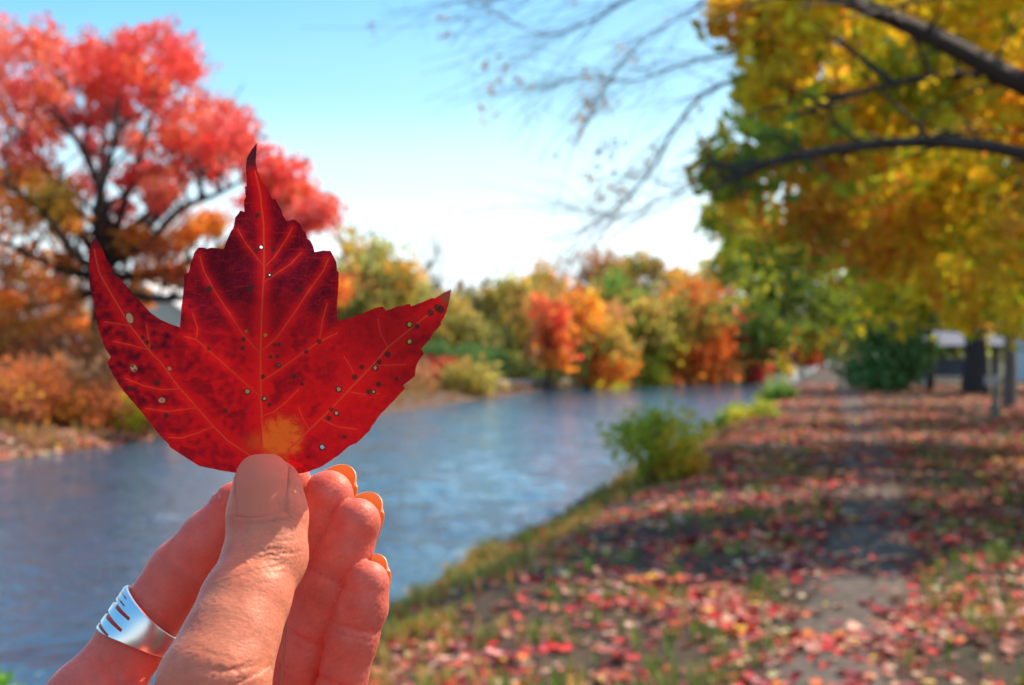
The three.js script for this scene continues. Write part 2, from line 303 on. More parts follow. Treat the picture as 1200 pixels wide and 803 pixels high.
// the red tree on the far bank: limbs and leaf masses as they spread in the photograph
{
  const D0 = 47, rnd = mul(101), b = baseAt(116, D0), t = thing('red_oak', 'large spreading tree with bright red leaves and dark limbs on the far bank', 'tree', b), P = (px, py, dz = 0) => at(px, py, D0 + dz).sub(b), wood = [];
  const limb = (pts, r0, r1, n = 14) => wood.push(tube(...spline(pts, pts.map((_, i) => lerp(r0, r1, i / (pts.length - 1))), n), 7));
  limb([V(0, -0.3, 0), P(114, 420), P(120, 350), P(122, 300)], 0.46, 0.3, 12);
  const L = [[[122, 305, 0], [131, 285, 0], [148, 225, 0.6], [176, 140, 1], [192, 88, 1.4]], [[121, 305, 0], [124, 262, -0.5], [104, 190, -1], [72, 140, -1.3], [44, 108, -1.5]], [[120, 312, 0], [92, 270, 0.5], [60, 212, 1], [20, 152, 1.4], [-20, 110, 1.8]], [[118, 325, 0], [72, 316, -0.4], [22, 292, -0.6], [-40, 268, -1]], [[124, 308, 0], [170, 288, -0.8], [212, 244, -1.5], [252, 228, -2], [295, 205, -2.2]], [[123, 325, 0], [180, 322, 0.6], [240, 300, 1], [300, 275, 1.3], [356, 250, 1.6]], [[131, 285, 0], [188, 238, 1.4], [236, 178, 2], [262, 140, 2.6]], [[122, 300, 0], [118, 220, 1.5], [122, 140, 2.6], [116, 70, 3.2]], [[120, 310, 0], [112, 250, -2.2], [130, 180, -3.6], [140, 110, -4.2]], [[120, 318, 0], [90, 300, -2.5], [40, 240, -4], [0, 210, -5]], [[123, 312, 0], [170, 270, 2.6], [215, 220, 4.4], [240, 190, 5]], [[118, 340, 0], [80, 350, 1], [30, 360, 1.6], [-20, 350, 2]], [[124, 335, 0], [180, 350, -1], [230, 345, -1.6], [280, 320, -2]]];
  for (const l of L) {
    limb(l.map((q) => P(...q)), 0.19, 0.035);
    for (let k = 1; k < l.length; k++) for (let i = 0; i < 4; i++) { const a = P(...l[k - 1]).lerp(P(...l[k]), rnd()), e = a.clone().add(V((rnd() - 0.5) * 2.6, 0.2 + rnd() * 1.5, (rnd() - 0.5) * 2.6)); wood.push(limbTo(rnd, a, e, 0.06, 0.018, 0.1, 5)); for (let j = 0; j < 2; j++) { const s2 = a.clone().lerp(e, 0.4 + 0.5 * rnd()), f = s2.clone().add(V((rnd() - 0.5) * 1.4, rnd() * 0.9, (rnd() - 0.5) * 1.4)); wood.push(limbTo(rnd, s2, f, 0.028, 0.012, 0.1, 4)); } }
  }
  part('trunk', mergeGeometries(wood), M.bark, t);
  const blobs = [], add = (px, py, r, pal, n = 150) => { for (let k = 0; k < 2; k++) blobs.push([P(px + (rnd() - 0.5) * 14, py + (rnd() - 0.5) * 12, (rnd() - 0.5) * (k ? 9 : 4)), r * K * D0 * (0.9 + 0.25 * rnd()), n, 0.62, pal]); };
  for (const [x, y, r] of [[10, 50, 34], [45, 62, 30], [5, 95, 32], [75, 70, 26], [105, 72, 24], [130, 60, 22], [160, 45, 22], [185, 40, 24], [205, 75, 24], [225, 82, 18], [150, 85, 26], [175, 105, 24], [120, 100, 26], [85, 105, 24], [50, 110, 26], [20, 130, 28], [140, 125, 20], [205, 130, 24], [230, 140, 22], [255, 125, 20], [270, 145, 22], [245, 165, 22], [200, 165, 22], [160, 160, 18], [215, 185, 22], [280, 165, 16], [60, 150, 18], [90, 140, 16], [180, 200, 18], [240, 195, 20], [265, 185, 18], [300, 185, 22], [325, 205, 22], [345, 225, 22], [330, 240, 22], [365, 240, 18], [380, 250, 12], [310, 220, 18], [355, 262, 18], [300, 245, 14], [110, 175, 12], [30, 170, 22], [155, 205, 14], [100, 215, 16], [140, 245, 14], [190, 225, 14], [330, 275, 14], [-20, 60, 40], [-30, 120, 40]]) add(x, y, r, PAL.redTree, 84);
  for (const [x, y, r] of [[15, 205, 26], [40, 200, 22], [60, 225, 22], [25, 235, 24], [75, 250, 18], [0, 250, 30], [50, 262, 18], [-25, 210, 36], [95, 262, 14]]) add(x, y, r, rnd() < 0.5 ? PAL.orange : [[2, 0.6, 0.4, 0.05], [2, 0.6, 0.2, 0.05], [1, 0.5, 0.06, 0.05]], 80);
  for (const [x, y, r] of [[10, 320, 26], [40, 335, 22], [5, 360, 24], [75, 345, 16], [-20, 300, 36], [160, 285, 16], [190, 290, 18], [220, 270, 18], [250, 265, 16], [205, 320, 14], [170, 325, 12], [40, 300, 16], [60, 380, 18], [20, 395, 18], [90, 375, 16], [250, 315, 12], [280, 295, 16], [85, 310, 12], [150, 350, 14], [395, 325, 16], [400, 340, 10]]) add(x, y, r, rnd() < 0.5 ? PAL.rust : PAL.orange, 74);
  crown('crown', t, clumpMid, M.leaves, blobItems(rnd, blobs, b.clone().sub(b), PAL.red, 0.85, 0.95, 0.2));
}

// the yellow canopy over the path
const canopyWood = [], overhang = 'yellow-leaved trees over the path';
function canopyTree(name, label, { x, D, r, limbs, blobs, seed, palette, geo = clumpNear, size = 1.2, n = 170, trunkTop = 7 }) {
  const rnd = mul(seed), b = V(x, gy(x, D) - 0.05, -D), t = thing(name, label, 'tree', b, overhang), wood = [];
  wood.push(tube(...spline([V(0, -0.2, 0), V(0.05, trunkTop * 0.35, 0), V(-0.1, trunkTop * 0.7, 0.1), V(-0.2, trunkTop, 0)], [r * 1.3, r, r * 0.75, r * 0.3], 14), 10));
  for (const [pts, r0, r1] of limbs) {
    const q = pts.map(([px, py, d]) => (d === undefined ? V(px, py, px * 0.4) : at(px, py, d).sub(b)));
    wood.push(tube(...spline(q, q.map((_, i) => lerp(r0, r1, i / (q.length - 1))), 18), 7));
    for (let k = 1; k < q.length; k++) for (let i = 0; i < 5; i++) { const a = q[k - 1].clone().lerp(q[k], rnd()), L = 0.5 + rnd() * 1.3, e = a.clone().add(V((rnd() - 0.65) * L * 1.5, (rnd() - 0.35) * L, (rnd() - 0.5) * L * 1.5)); wood.push(limbTo(rnd, a, e, 0.022, 0.006, 0.1, 5)); }
  }
  part('trunk', mergeGeometries(wood), M.bark, t);
  crown('crown', t, geo, M.leaves, blobItems(rnd, blobs.map(([px, py, d, R, pal, m = 1]) => [at(px, py, d).sub(b), R * K * d, Math.round(n * m), 0.75, pal]), V(0, 0, 0), palette, size, 1.3, 0.12)); return t;
}
{
  const rnd = mul(301), B = [], C = PAL.canopy, G = PAL.canopyGreen, Oo = [[3, 0.75, 0.42, 0.03], [2, 0.7, 0.28, 0.04], [2, 0.5, 0.38, 0.03]];
  const grid = (x0, x1, y0, y1, st, d0, d1, R, pal, m = 1) => { for (let y = y0; y <= y1; y += st) for (let x = x0; x <= x1; x += st) B.push([x + (rnd() - 0.5) * st, y + (rnd() - 0.5) * st, lerp(d0, d1, rnd()), R * (0.8 + 0.5 * rnd()), pal, m]); };
  // upper mass
  grid(958, 1330, -130, 60, 48, 12.9, 16.5, 34, C); grid(985, 1330, 80, 210, 47, 12.9, 17, 34, C); grid(1020, 1330, 230, 300, 45, 13.2, 17, 32, C);
  // ragged rim towards the river
  for (const [x, y, r] of [[905, 15, 26], [925, 45, 24], [890, 70, 18], [915, 90, 26], [880, 100, 16], [940, 110, 26], [872, 120, 14], [905, 130, 20], [885, 145, 16], [950, 150, 22], [920, 60, 20], [940, 20, 24], [960, 60, 28], [865, 20, 6]]) B.push([x, y, 12.8 + 2.5 * rnd(), r, rnd() < 0.5 ? Oo : C, 0.5]);
  for (const [x, y, r] of [[860, 180, 16], [880, 185, 18], [850, 200, 12], [900, 180, 16], [870, 170, 12], [925, 165, 16], [840, 215, 10]]) B.push([x, y, 12.4 + rnd(), r, G, 0.15]);
  for (const [x, y, r] of [[955, 210, 22], [985, 230, 26], [975, 200, 20], [1000, 265, 24], [960, 245, 16], [975, 290, 18], [1010, 300, 20]]) B.push([x, y, 13 + 2 * rnd(), r, Oo, 0.6]);
  for (let i = 0; i < 60; i++) { const y = -20 + 350 * rnd(), x0 = y < 160 ? 868 - 0.25 * (y - 60) : 838 + 0.3 * (y - 200); B.push([x0 + 125 * Math.pow(rnd(), 0.8), y, 12.8 + 3 * rnd(), 9 + 9 * rnd(), rnd() < 0.45 ? Oo : rnd() < 0.6 ? C : G, 0.11]); }   // loose sprays with sky between them
  for (let i = 0; i < 22; i++) B.push([1050 + 190 * rnd(), 318 + 62 * rnd(), 13 + 4 * rnd(), 10 + 10 * rnd(), C, 0.12]);   // hanging sprays
  canopyTree('yellow_maple', 'yellow-leaved tree whose long limbs reach over the path towards the river', {
    x: 6.6, D: 13.6, r: 0.26, seed: 311, palette: C, blobs: B, trunkTop: 7.5, n: 56,
    limbs: [[[[0, 3.2], [1290, 140, 13.2], [1200, 98, 12.8], [1100, 45, 12.4], [1000, 2, 12.2], [900, -30, 12]], 0.14, 0.045], [[[0, 2.6], [1300, 230, 13.2], [1200, 180, 12.9], [1085, 166, 12.6], [950, 180, 12.4], [880, 200, 12.2], [835, 222, 12]], 0.085, 0.016], [[[0, 2.9], [1290, 160, 13.6], [1150, 88, 13], [1020, 105, 12.8], [920, 140, 12.6]], 0.06, 0.014], [[[0, 4], [1350, 0, 14.4], [1230, -90, 15]], 0.1, 0.03], [[[0, 4.4], [1480, -60, 13], [1400, -160, 12.6]], 0.1, 0.03], [[[0, 3.4], [1260, 200, 14.8], [1120, 250, 15.4], [1040, 290, 15.6]], 0.05, 0.012]],
  });
}
{
  const rnd = mul(302), B = [], C = [[5, 0.75, 0.6, 0.03], [4, 0.62, 0.6, 0.03], [3, 0.88, 0.6, 0.03], [2, 0.4, 0.5, 0.03]];
  for (let y = -170; y <= 330; y += 38) for (let x = 1000 + Math.max(0, y - 260) * 0.9; x <= 1330; x += 40) B.push([x + (rnd() - 0.5) * 40, y + (rnd() - 0.5) * 34, 21 + 7 * rnd(), 36 * (0.8 + 0.5 * rnd()), C]);
  for (const [x, y] of [[1060, 350], [1095, 345], [1130, 352], [1165, 345], [1200, 350], [1235, 345]]) B.push([x, y, 22 + 3 * rnd(), 22, C, 0.6]);
  canopyTree('yellow_maple', 'yellow-green tree with low hanging foliage behind the long limbs', { x: 10.2, D: 24, r: 0.3, seed: 312, palette: C, blobs: B, geo: clumpMid, size: 1.1, n: 42, trunkTop: 9, limbs: [[[[0, 3.4], [1200, 260, 23.5], [1110, 240, 23], [1010, 250, 22.5]], 0.09, 0.02], [[[0, 4.5], [1260, 150, 25], [1150, 110, 26]], 0.09, 0.02], [[[0, 5], [1290, 90, 23], [1190, 30, 22]], 0.09, 0.02], [[[0, 3], [1180, 310, 22.6], [1080, 330, 22]], 0.06, 0.015]] });
}
{  // two more trees added for ground shade; the nearer stands outside the view
  const rnd = mul(305), C = PAL.canopy;
  for (const [x, D, lab] of [[14.6, 35, 'yellow tree farther along the path behind the low hanging foliage'], [10.6, 17.5, 'broad yellow tree added outside the view to shade the path']]) {
    const B = [], p0 = 600 + x / D / K; for (let i = 0; i < 46; i++) { const a = rnd() * 6.28, r = Math.sqrt(rnd()) * 4, y = 3 + rnd() * 6.5 * (1 - r / 7); const d = D + Math.sin(a) * r; B.push([600 + (x + Math.cos(a) * r) / d / K, HOR - (y - EYE) / d / K, d, 1.05 / K / d, C]); }
    canopyTree('yellow_maple', lab, { x, D, r: 0.26, seed: 400 + D, palette: C, blobs: B, geo: clumpMid, size: 1.1, n: 75, trunkTop: 8, limbs: [[[[0, 2.6], [-1.5, 4.5], [-3, 5.5]], 0.1, 0.02], [[[0, 3], [1.5, 5], [3, 6]], 0.1, 0.02], [[[0, 3.5], [-0.6, 6], [-1, 8.5]], 0.1, 0.02]] });
  }
}
{ // green tree beside the path, sky showing through it
  const rnd = mul(303), B = [], G = PAL.canopyGreen, DG = [[4, 0.1, 0.17, 0.03], [2, 0.18, 0.24, 0.03], [1, 0.4, 0.34, 0.04]];
  for (const [x, y, r, p] of [[865, 240, 20, G], [885, 255, 22, G], [850, 262, 16, G], [875, 285, 24, G], [900, 270, 20, DG], [860, 305, 20, G], [890, 315, 24, G], [915, 330, 22, DG], [880, 345, 22, G], [905, 300, 16, DG], [950, 270, 18, DG], [925, 285, 14, DG], [945, 320, 20, DG], [925, 360, 22, DG], [960, 345, 22, DG], [985, 330, 24, G], [900, 385, 20, DG], [970, 300, 14, DG], [990, 370, 22, DG], [835, 250, 9, G], [980, 240, 18, G], [960, 385, 16, DG]]) B.push([x, y, 33 + 4 * (rnd() - 0.5) * 2, r, p, 0.85]);
  canopyTree('green_maple', 'green-leaved tree with sky gaps standing between path and river bank', { x: 12.9, D: 36, r: 0.22, seed: 313, palette: G, blobs: B, geo: clumpMid, size: 0.9, n: 84, trunkTop: 8, limbs: [[[[0, 2.6], [940, 330, 35], [900, 290, 33.5], [860, 265, 33]], 0.08, 0.02], [[[0, 3.2], [960, 300, 35], [930, 240, 34]], 0.07, 0.02], [[[0, 2], [930, 370, 35], [890, 350, 33.5]], 0.06, 0.02], [[[0, 4], [985, 270, 36], [970, 215, 36]], 0.06, 0.02]] });
}
// bare twigs of the tree leaning over the water
{
  const rnd = mul(401), D0 = 15, b = V(9.2, gy(9.2, 18) - 0.05, -18), t = thing('bare_tree', 'leafless tree reaching thin drooping twigs over the river', 'tree', b), wood = [], tw = [];
  const P = (px, py, d = D0) => at(px, py, d).sub(b);
  wood.push(tube(...spline([V(0, -0.2, 0), V(0.1, 3, 0), V(-0.3, 6, 0.3), V(-0.9, 8.2, 0.8)], [0.2, 0.16, 0.11, 0.05], 12), 8));
  const limb = (pts, r0, r1) => { const q = pts.map((p) => (p.length === 2 && Math.abs(p[0]) < 20 ? V(p[0], p[1], 0) : P(...p))), s = spline(q, q.map((_, i) => lerp(r0, r1, i / (q.length - 1))), 22); wood.push(tube(...s, 6)); return s[0]; };
  const mains = [
    limb([[-0.3, 6], [1010, 10, 16], [935, 45, 15.4], [880, 85, 15], [825, 110, 14.8], [785, 160, 14.6], [760, 205, 14.5], [715, 250, 14.5], [682, 272, 14.4]], 0.036, 0.0042),
    limb([[-0.6, 7.2], [980, -90, 16], [880, -70, 15], [800, -30, 14.6], [735, 0, 14.5], [690, 25, 14.4], [640, 40, 14.4], [580, 15, 14.3]], 0.030, 0.0036),
    limb([[-0.3, 6.2], [960, 60, 15.5], [880, 60, 14.8], [800, 75, 14.6], [740, 95, 14.5], [690, 90, 14.4], [650, 100, 14.4]], 0.024, 0.0030),
    limb([[-0.2, 5.2], [960, 190, 15.6], [880, 205, 15], [820, 215, 14.8], [770, 235, 14.7], [720, 255, 14.6], [670, 240, 14.5]], 0.024, 0.0030),
    limb([[-0.8, 8], [900, -120, 16], [800, -110, 15], [720, -60, 14.6], [650, -20, 14.4], [575, 0, 14.3]], 0.027, 0.0036),
    limb([[-0.6, 7.4], [930, -40, 17], [850, -10, 16.6], [780, 30, 16.4], [730, 70, 16.2], [700, 120, 16]], 0.021, 0.0030),
  ];
  for (const m of mains) for (let i = 6; i < m.length; i++) for (let k = 0; k < 2; k++) {
    const a = m[i], dir = m[Math.min(m.length - 1, i + 1)].clone().sub(m[i - 1]).normalize(), L = 0.45 + rnd() * 1.2, e = a.clone().addScaledVector(dir, L * 0.8).add(V((rnd() - 0.6) * L * 0.7, (rnd() - 0.65) * L * 0.9, (rnd() - 0.5) * L));
    wood.push(limbTo(rnd, a, e, 0.0045, 0.002, 0.14, 6)); tw.push(e);
    for (let q = 0; q < 2; q++) { const s = a.clone().lerp(e, 0.3 + 0.6 * rnd()), f = s.clone().add(V((rnd() - 0.6) * 0.5, (rnd() - 0.6) * 0.5, (rnd() - 0.5) * 0.5)); wood.push(limbTo(rnd, s, f, 0.0026, 0.0015, 0.14, 4)); tw.push(f); }
  }
  part('trunk', mergeGeometries(wood), M.greyBark, t);
  const items = []; for (const p of tw) if (rnd() < 0.07) items.push({ p: p.clone(), s: 0.35 + 0.3 * rnd(), c: pick(rnd, PAL.brown), r: [rnd() * 6, rnd() * 6, rnd() * 6] });
  for (const [px, py] of [[690, 118], [700, 128], [720, 165], [715, 175], [760, 180], [690, 205]]) for (let i = 0; i < 2; i++) items.push({ p: P(px + (rnd() - 0.5) * 14, py + (rnd() - 0.5) * 12, 14.5), s: 0.36 + 0.2 * rnd(), c: pick(rnd, PAL.brown), r: [rnd() * 6, rnd() * 6, rnd() * 6] });
  items.push({ p: P(878, 4, 14.9), s: 1, c: rgb(0.7, 0.15, 0.04), r: [0, 1, 2] });
  crown('dry_leaves', t, clumpNear, M.leaves, items);
}

// trees of the far bank, each with its own colour
const farG = 'autumn trees across the river';
for (const [name, label, o] of [
  ['olive_tree', 'round olive-green tree rising behind the sandy spit across the river', { px: 440, D: 95, top: 287, w: 112, palette: PAL.olive, n: 1300, lobes: 18, low: 0.2 }],
  ['autumn_tree', 'yellow-green tree with thin crown near the row of dark cedars', { px: 534, D: 92, top: 352, w: 84, palette: [[3, 0.36, 0.34, 0.08], [2, 0.45, 0.36, 0.1], [1, 0.2, 0.26, 0.06]], n: 800, low: 0.12 }],
  ['autumn_tree', 'tall olive and ochre tree between bare tree and red maple', { px: 590, D: 122, top: 330, w: 84, palette: [[3, 0.36, 0.3, 0.06], [2, 0.5, 0.32, 0.06], [2, 0.2, 0.26, 0.06]], n: 900, low: 0.14 }],
  ['autumn_tree', 'green tree behind the small scarlet maple', { px: 622, D: 128, top: 326, w: 76, palette: PAL.green, n: 800, low: 0.15 }],
  ['autumn_tree', 'rust-topped thin tree above the small scarlet maple', { px: 640, D: 140, top: 308, w: 60, palette: PAL.rust, n: 520, low: 0.25 }],
  ['scarlet_maple', 'small scarlet maple, brightest red tree across the water', { px: 643, D: 92, top: 345, w: 46, palette: [[4, 0.85, 0.1, 0.06], [2, 0.86, 0.26, 0.08]], n: 280, low: 0.2, lobes: 10, fl: 1.0, mix: PAL.orange }],
  ['autumn_tree', 'orange and gold tree beside the scarlet maple', { px: 688, D: 100, top: 338, w: 92, palette: PAL.orange, n: 1000, low: 0.16 }],
  ['autumn_tree', 'tall brown-orange tree standing above the dark green one', { px: 714, D: 165, top: 295, w: 66, palette: [[3, 0.55, 0.25, 0.08], [2, 0.45, 0.24, 0.1]], n: 700, low: 0.4 }],
  ['autumn_tree', 'dark green tree under the tall brown-orange crown', { px: 716, D: 138, top: 324, w: 76, palette: PAL.green, n: 900, low: 0.12 }],
  ['autumn_tree', 'slender brown tree with sparse top near the gold-topped tree', { px: 757, D: 152, top: 290, w: 52, palette: [[3, 0.45, 0.26, 0.08], [2, 0.24, 0.26, 0.06]], n: 620, low: 0.2 }],
  ['autumn_tree', 'lime-green tree between two orange ones', { px: 752, D: 108, top: 350, w: 62, palette: PAL.yellowGreen, n: 760, low: 0.12 }],
  ['autumn_tree', 'gold-topped tree rising behind the large orange maple', { px: 806, D: 150, top: 310, w: 58, palette: PAL.gold, n: 760, low: 0.3 }],
  ['autumn_tree', 'large flame-orange maple at the water edge', { px: 806, D: 112, top: 338, w: 104, palette: [[4, 0.8, 0.2, 0.03], [2, 0.75, 0.28, 0.04], [2, 0.75, 0.12, 0.05]], n: 1500, lobes: 17, low: 0.12 }],
  ['autumn_tree', 'broad green tree to the path side of the orange maple', { px: 853, D: 132, top: 298, w: 112, palette: [[3, 0.22, 0.34, 0.04], [2, 0.4, 0.42, 0.04], [2, 0.12, 0.22, 0.04]], n: 1400, lobes: 17, low: 0.1 }],
  ['autumn_tree', 'low red-orange tree below the broad green one', { px: 872, D: 114, top: 360, w: 46, palette: PAL.red, n: 560, low: 0.15 }],
  ['autumn_tree', 'golden tree at the far end of the river', { px: 902, D: 155, top: 370, w: 52, palette: PAL.gold, n: 560, low: 0.15 }],
  ['autumn_tree', 'pink-red tree where the path vanishes', { px: 940, D: 190, top: 372, w: 52, palette: PAL.red, n: 560, low: 0.15 }],
  ['autumn_tree', 'amber tree where the path vanishes', { px: 966, D: 185, top: 376, w: 48, palette: PAL.gold, n: 520, low: 0.15 }],
  ['autumn_tree', 'green-gold tree behind the house with the grey wall', { px: 210, D: 90, top: 330, w: 120, palette: PAL.olive, n: 800, low: 0.15 }],
  ['autumn_tree', 'rusty tree growing behind the grey-walled house', { px: 60, D: 92, top: 320, w: 140, palette: PAL.rust, n: 900, low: 0.15 }],
  ['autumn_tree', 'brown-green tree behind the raised leaf of the held maple', { px: 330, D: 100, top: 345, w: 130, palette: PAL.brown, n: 800, low: 0.12 }],
]) tree(name, label, farG, { mix: [[2, 0.55, 0.5, 0.1], [2, 0.75, 0.45, 0.08], [1, 0.3, 0.36, 0.08], [1, 0.6, 0.3, 0.1]], ...o, seed: Math.round(o.px * 7 + o.D) });
for (const [px, D, tp, w, seed, lab] of [[512, 112, 288, 74, 71, 'leafless grey tree beside the round olive tree'], [548, 118, 300, 60, 72, 'leafless grey tree close to the tall ochre tree'], [600, 150, 316, 56, 73, 'leafless grey tree behind the tall ochre tree'], [665, 150, 305, 52, 74, 'leafless brown tree behind the orange and gold tree']]) bareTree('winter_tree', lab, farG, { px, D, top: tp, w, seed });
for (const [px, D, h, w, seed] of [[505, 84, 2.6, 1.4, 1], [517, 85, 3.0, 1.5, 2], [530, 84, 2.4, 1.4, 3], [545, 86, 2.8, 1.5, 4], [562, 88, 2.5, 1.5, 5], [575, 90, 2.9, 1.5, 6]]) bush('cedar', 'dark green cedar in the row above the sandy spit', 'row of dark cedars', { px, D, w, h, palette: PAL.evergreen, seed: 500 + seed, n: 220, geo: clumpMid, size: 1.2, stems: 8, category: 'cedar' });
// woods closing the view far behind
{
  const rnd = mul(601), items = [], pal = [[3, 0.3, 0.26, 0.08], [2, 0.45, 0.26, 0.06], [3, 0.16, 0.22, 0.06], [1, 0.6, 0.2, 0.05]];
  const blobs = []; for (let i = 0; i < 260; i++) { const px = -150 + 1500 * rnd(), D = px > 560 ? 235 + 60 * rnd() : 130 + 60 * rnd(), x = (px - 600) * K * D, h = px > 560 ? 6 + 6 * rnd() : 3 + 2.5 * rnd(); blobs.push([V(x, gy(x, D) + h * (0.25 + 0.6 * rnd()), -D), 2.4 + 1.6 * rnd(), 34, 0.9]); }
  const im = crown('far_woods', scene, clumpFar, M.leaves, blobItems(rnd, blobs, V(0, 0, 0), pal, 2.1)); tag(im, 'distant mixed autumn woods closing the valley', 'woods', null, 'stuff');
}

// ------------------------------------------------------------------ shrubs of both banks
bush('bank_shrub', 'bushy yellow-green shrub leaning over the near waterline', null, { px: 766, D: 20.4, w: 1.2, h: 1.15, palette: [[4, 0.48, 0.52, 0.04], [3, 0.66, 0.58, 0.04], [2, 0.26, 0.38, 0.04], [1, 0.8, 0.55, 0.04]], seed: 701, n: 380, stems: 14, size: 1.25 });
bush('bank_shrub', 'small dark green shrub on the waterline beyond the bushy one', null, { px: 852, D: 38, w: 0.7, h: 0.65, palette: PAL.green, seed: 702, n: 180, stems: 8, size: 1.6 });
bush('bank_shrub', 'low yellow-green plant beside the small dark green shrub', null, { px: 882, D: 37, w: 1.2, h: 0.4, palette: PAL.yellowGreen, seed: 703, n: 160, stems: 8, size: 1.5 });
bush('bank_shrub', 'leafy weed clump on the bank far along the river', null, { px: 912, D: 52, w: 1.2, h: 0.4, palette: PAL.green, seed: 704, n: 260, stems: 8, size: 1.8 });
bush('bank_shrub', 'tall green weed at the foot of the bank below the ringed finger', null, { x: -2.62, D: 7.45, w: 0.35, h: 0.98, palette: [[1, 0.2, 0.42, 0.04], [1, 0.3, 0.5, 0.05]], seed: 705, n: 130, stems: 5, size: 1.0 });
bush('bank_shrub', 'golden low plant just above the waterline before the bushy shrub', null, { px: 800, D: 20, w: 0.7, h: 0.28, palette: PAL.gold, seed: 706, n: 90, stems: 7, size: 1.0 });
for (const [px, D, w, h, pal, seed, label] of [
  [12, 38.5, 3.2, 1.7, PAL.rust, 1, 'rusty brown shrub at the waterline under the red tree'], [58, 41, 3.0, 1.4, PAL.brown, 2, 'dry brown shrub in the leaf-strewn slope below the house'], [100, 40.5, 2.4, 1.2, PAL.rust, 3, 'copper shrub beside the lime bush under the red tree'], [135, 41.8, 1.5, 0.9, [[3, 0.6, 0.6, 0.03], [1, 0.75, 0.5, 0.03]], 4, 'lime-yellow bush low on the far shore under the red tree'], [170, 43.5, 2.2, 1.1, PAL.brown, 5, 'brown shrub on the shore between lime bush and held leaf'],
  [35, 44, 3.4, 2.0, PAL.rust, 6, 'tall russet shrub in front of the grey-walled house'], [90, 45, 3.2, 1.8, PAL.brown, 7, 'tangled brown shrub against the red tree trunk'], [150, 47, 3.0, 1.9, PAL.rust, 8, 'orange-brown shrub behind the lime bush'], [-10, 45, 3.4, 2.2, PAL.orange, 9, 'orange shrub at the foot of the slope by the house'], [215, 50, 3, 1.5, PAL.brown, 10, 'brown shrub behind the held leaf on the far shore'],
  [690, 104, 5.6, 3.4, [[3, 0.2, 0.28, 0.08], [2, 0.3, 0.34, 0.1]], 11, 'grey-green willow shrub at the water edge under the orange and gold tree'], [712, 102, 2.2, 1.4, PAL.yellowGreen, 12, 'lime bush at the edge of the willow shrub'], [722, 106, 2.0, 2.0, PAL.gold, 13, 'amber bush beside the willow shrub'], [520, 82, 2.6, 1.1, PAL.red, 14, 'red bush above the sandy spit in front of the cedars'], [545, 80, 3, 1.1, [[2, 0.55, 0.42, 0.1], [1, 0.4, 0.36, 0.08]], 15, 'straw-yellow grass clump on the sandy spit'], [470, 78, 3.4, 1.2, PAL.brown, 16, 'brown shrub on the spit behind the pointed leaf lobe'],
  [770, 128, 5, 2, PAL.green, 17, 'green shrub at the water below the lime-green tree'], [830, 133, 5, 2.2, PAL.green, 18, 'green shrub at the water below the broad green tree'], [790, 122, 3.5, 1.2, PAL.rust, 19, 'rusty shrub at the foot of the flame-orange maple'], [868, 140, 5, 2.2, PAL.green, 20, 'green shrub at the bend of the river'], [600, 100, 4, 1.2, PAL.olive, 21, 'olive shrub behind the pale retaining wall'], [655, 108, 4, 1.4, PAL.green, 22, 'green shrub behind the end of the retaining wall'],
]) bush('shore_shrub', label, 'shrubs of the far bank', { px, D, w, h, palette: pal, seed: 720 + seed, n: 300, geo: clumpMid, size: D > 70 ? 1.5 : 0.9, stems: 9 });
// the dark evergreen and its neighbours beyond the path
tree('evergreen', 'dense dark evergreen tree beside the end of the path', null, { px: 1036, D: 62, top: 325, w: 84, palette: PAL.evergreen, seed: 801, n: 1700, lobes: 20, low: 0.04, geo: clumpMid, size: 1.4, mat: M.needles, fl: 0.95 });
tree('evergreen', 'shaded olive-green tree between evergreen and picnic shelter', null, { px: 1085, D: 80, top: 340, w: 90, palette: [[3, 0.22, 0.28, 0.07], [1, 0.4, 0.36, 0.07]], seed: 802, n: 700, lobes: 14, low: 0.35 });
tree('autumn_tree', 'yellow-green tree standing behind the picnic shelter', null, { px: 1165, D: 95, top: 330, w: 150, palette: PAL.yellowGreen, seed: 803, n: 900, lobes: 16, low: 0.3 });
tree('autumn_tree', 'dark-limbed tree shading the lawn outside the path curve', null, { px: 1290, D: 60, top: 250, w: 220, palette: PAL.canopyGreen, seed: 804, n: 1400, lobes: 18, low: 0.3, geo: clumpMid, size: 1.6 });
for (const [px, D, r, h, bark, lab] of [[1142, 58, 0.42, 6.5, M.bark, 'thick dark tree trunk beside the picnic shelter'], [1182, 44, 0.17, 5.5, M.greyBark, 'slender pale grey trunk behind the green post'], [1090, 64, 0.14, 5, M.bark, 'thin dark trunk next to the evergreen']]) {
  const b = baseAt(px, D), t = thing('tree', lab, 'tree', b, null), rnd = mul(px), parts = [tube(...spline([V(0, -0.2, 0), V(0.05, h * 0.3, 0), V(-0.08, h * 0.7, 0), V(0.05, h, 0)], [r * 1.4, r, r * 0.85, r * 0.5], 12), 9)], blobs = [];
  for (let i = 0; i < 9; i++) { const a = i * 2.4, c = V(Math.cos(a) * 2.1, h * (0.85 + 0.4 * rnd()), Math.sin(a) * 2.1); blobs.push([c, 1.1, 70, 0.8]); parts.push(limbTo(rnd, V(0, h * (0.6 + 0.3 * rnd()), 0), c, r * 0.35, 0.03)); }
  part('trunk', mergeGeometries(parts), bark, t); crown('crown', t, clumpMid, M.leaves, blobItems(rnd, blobs, V(0, 0, 0), PAL.canopy, 1.5));
}
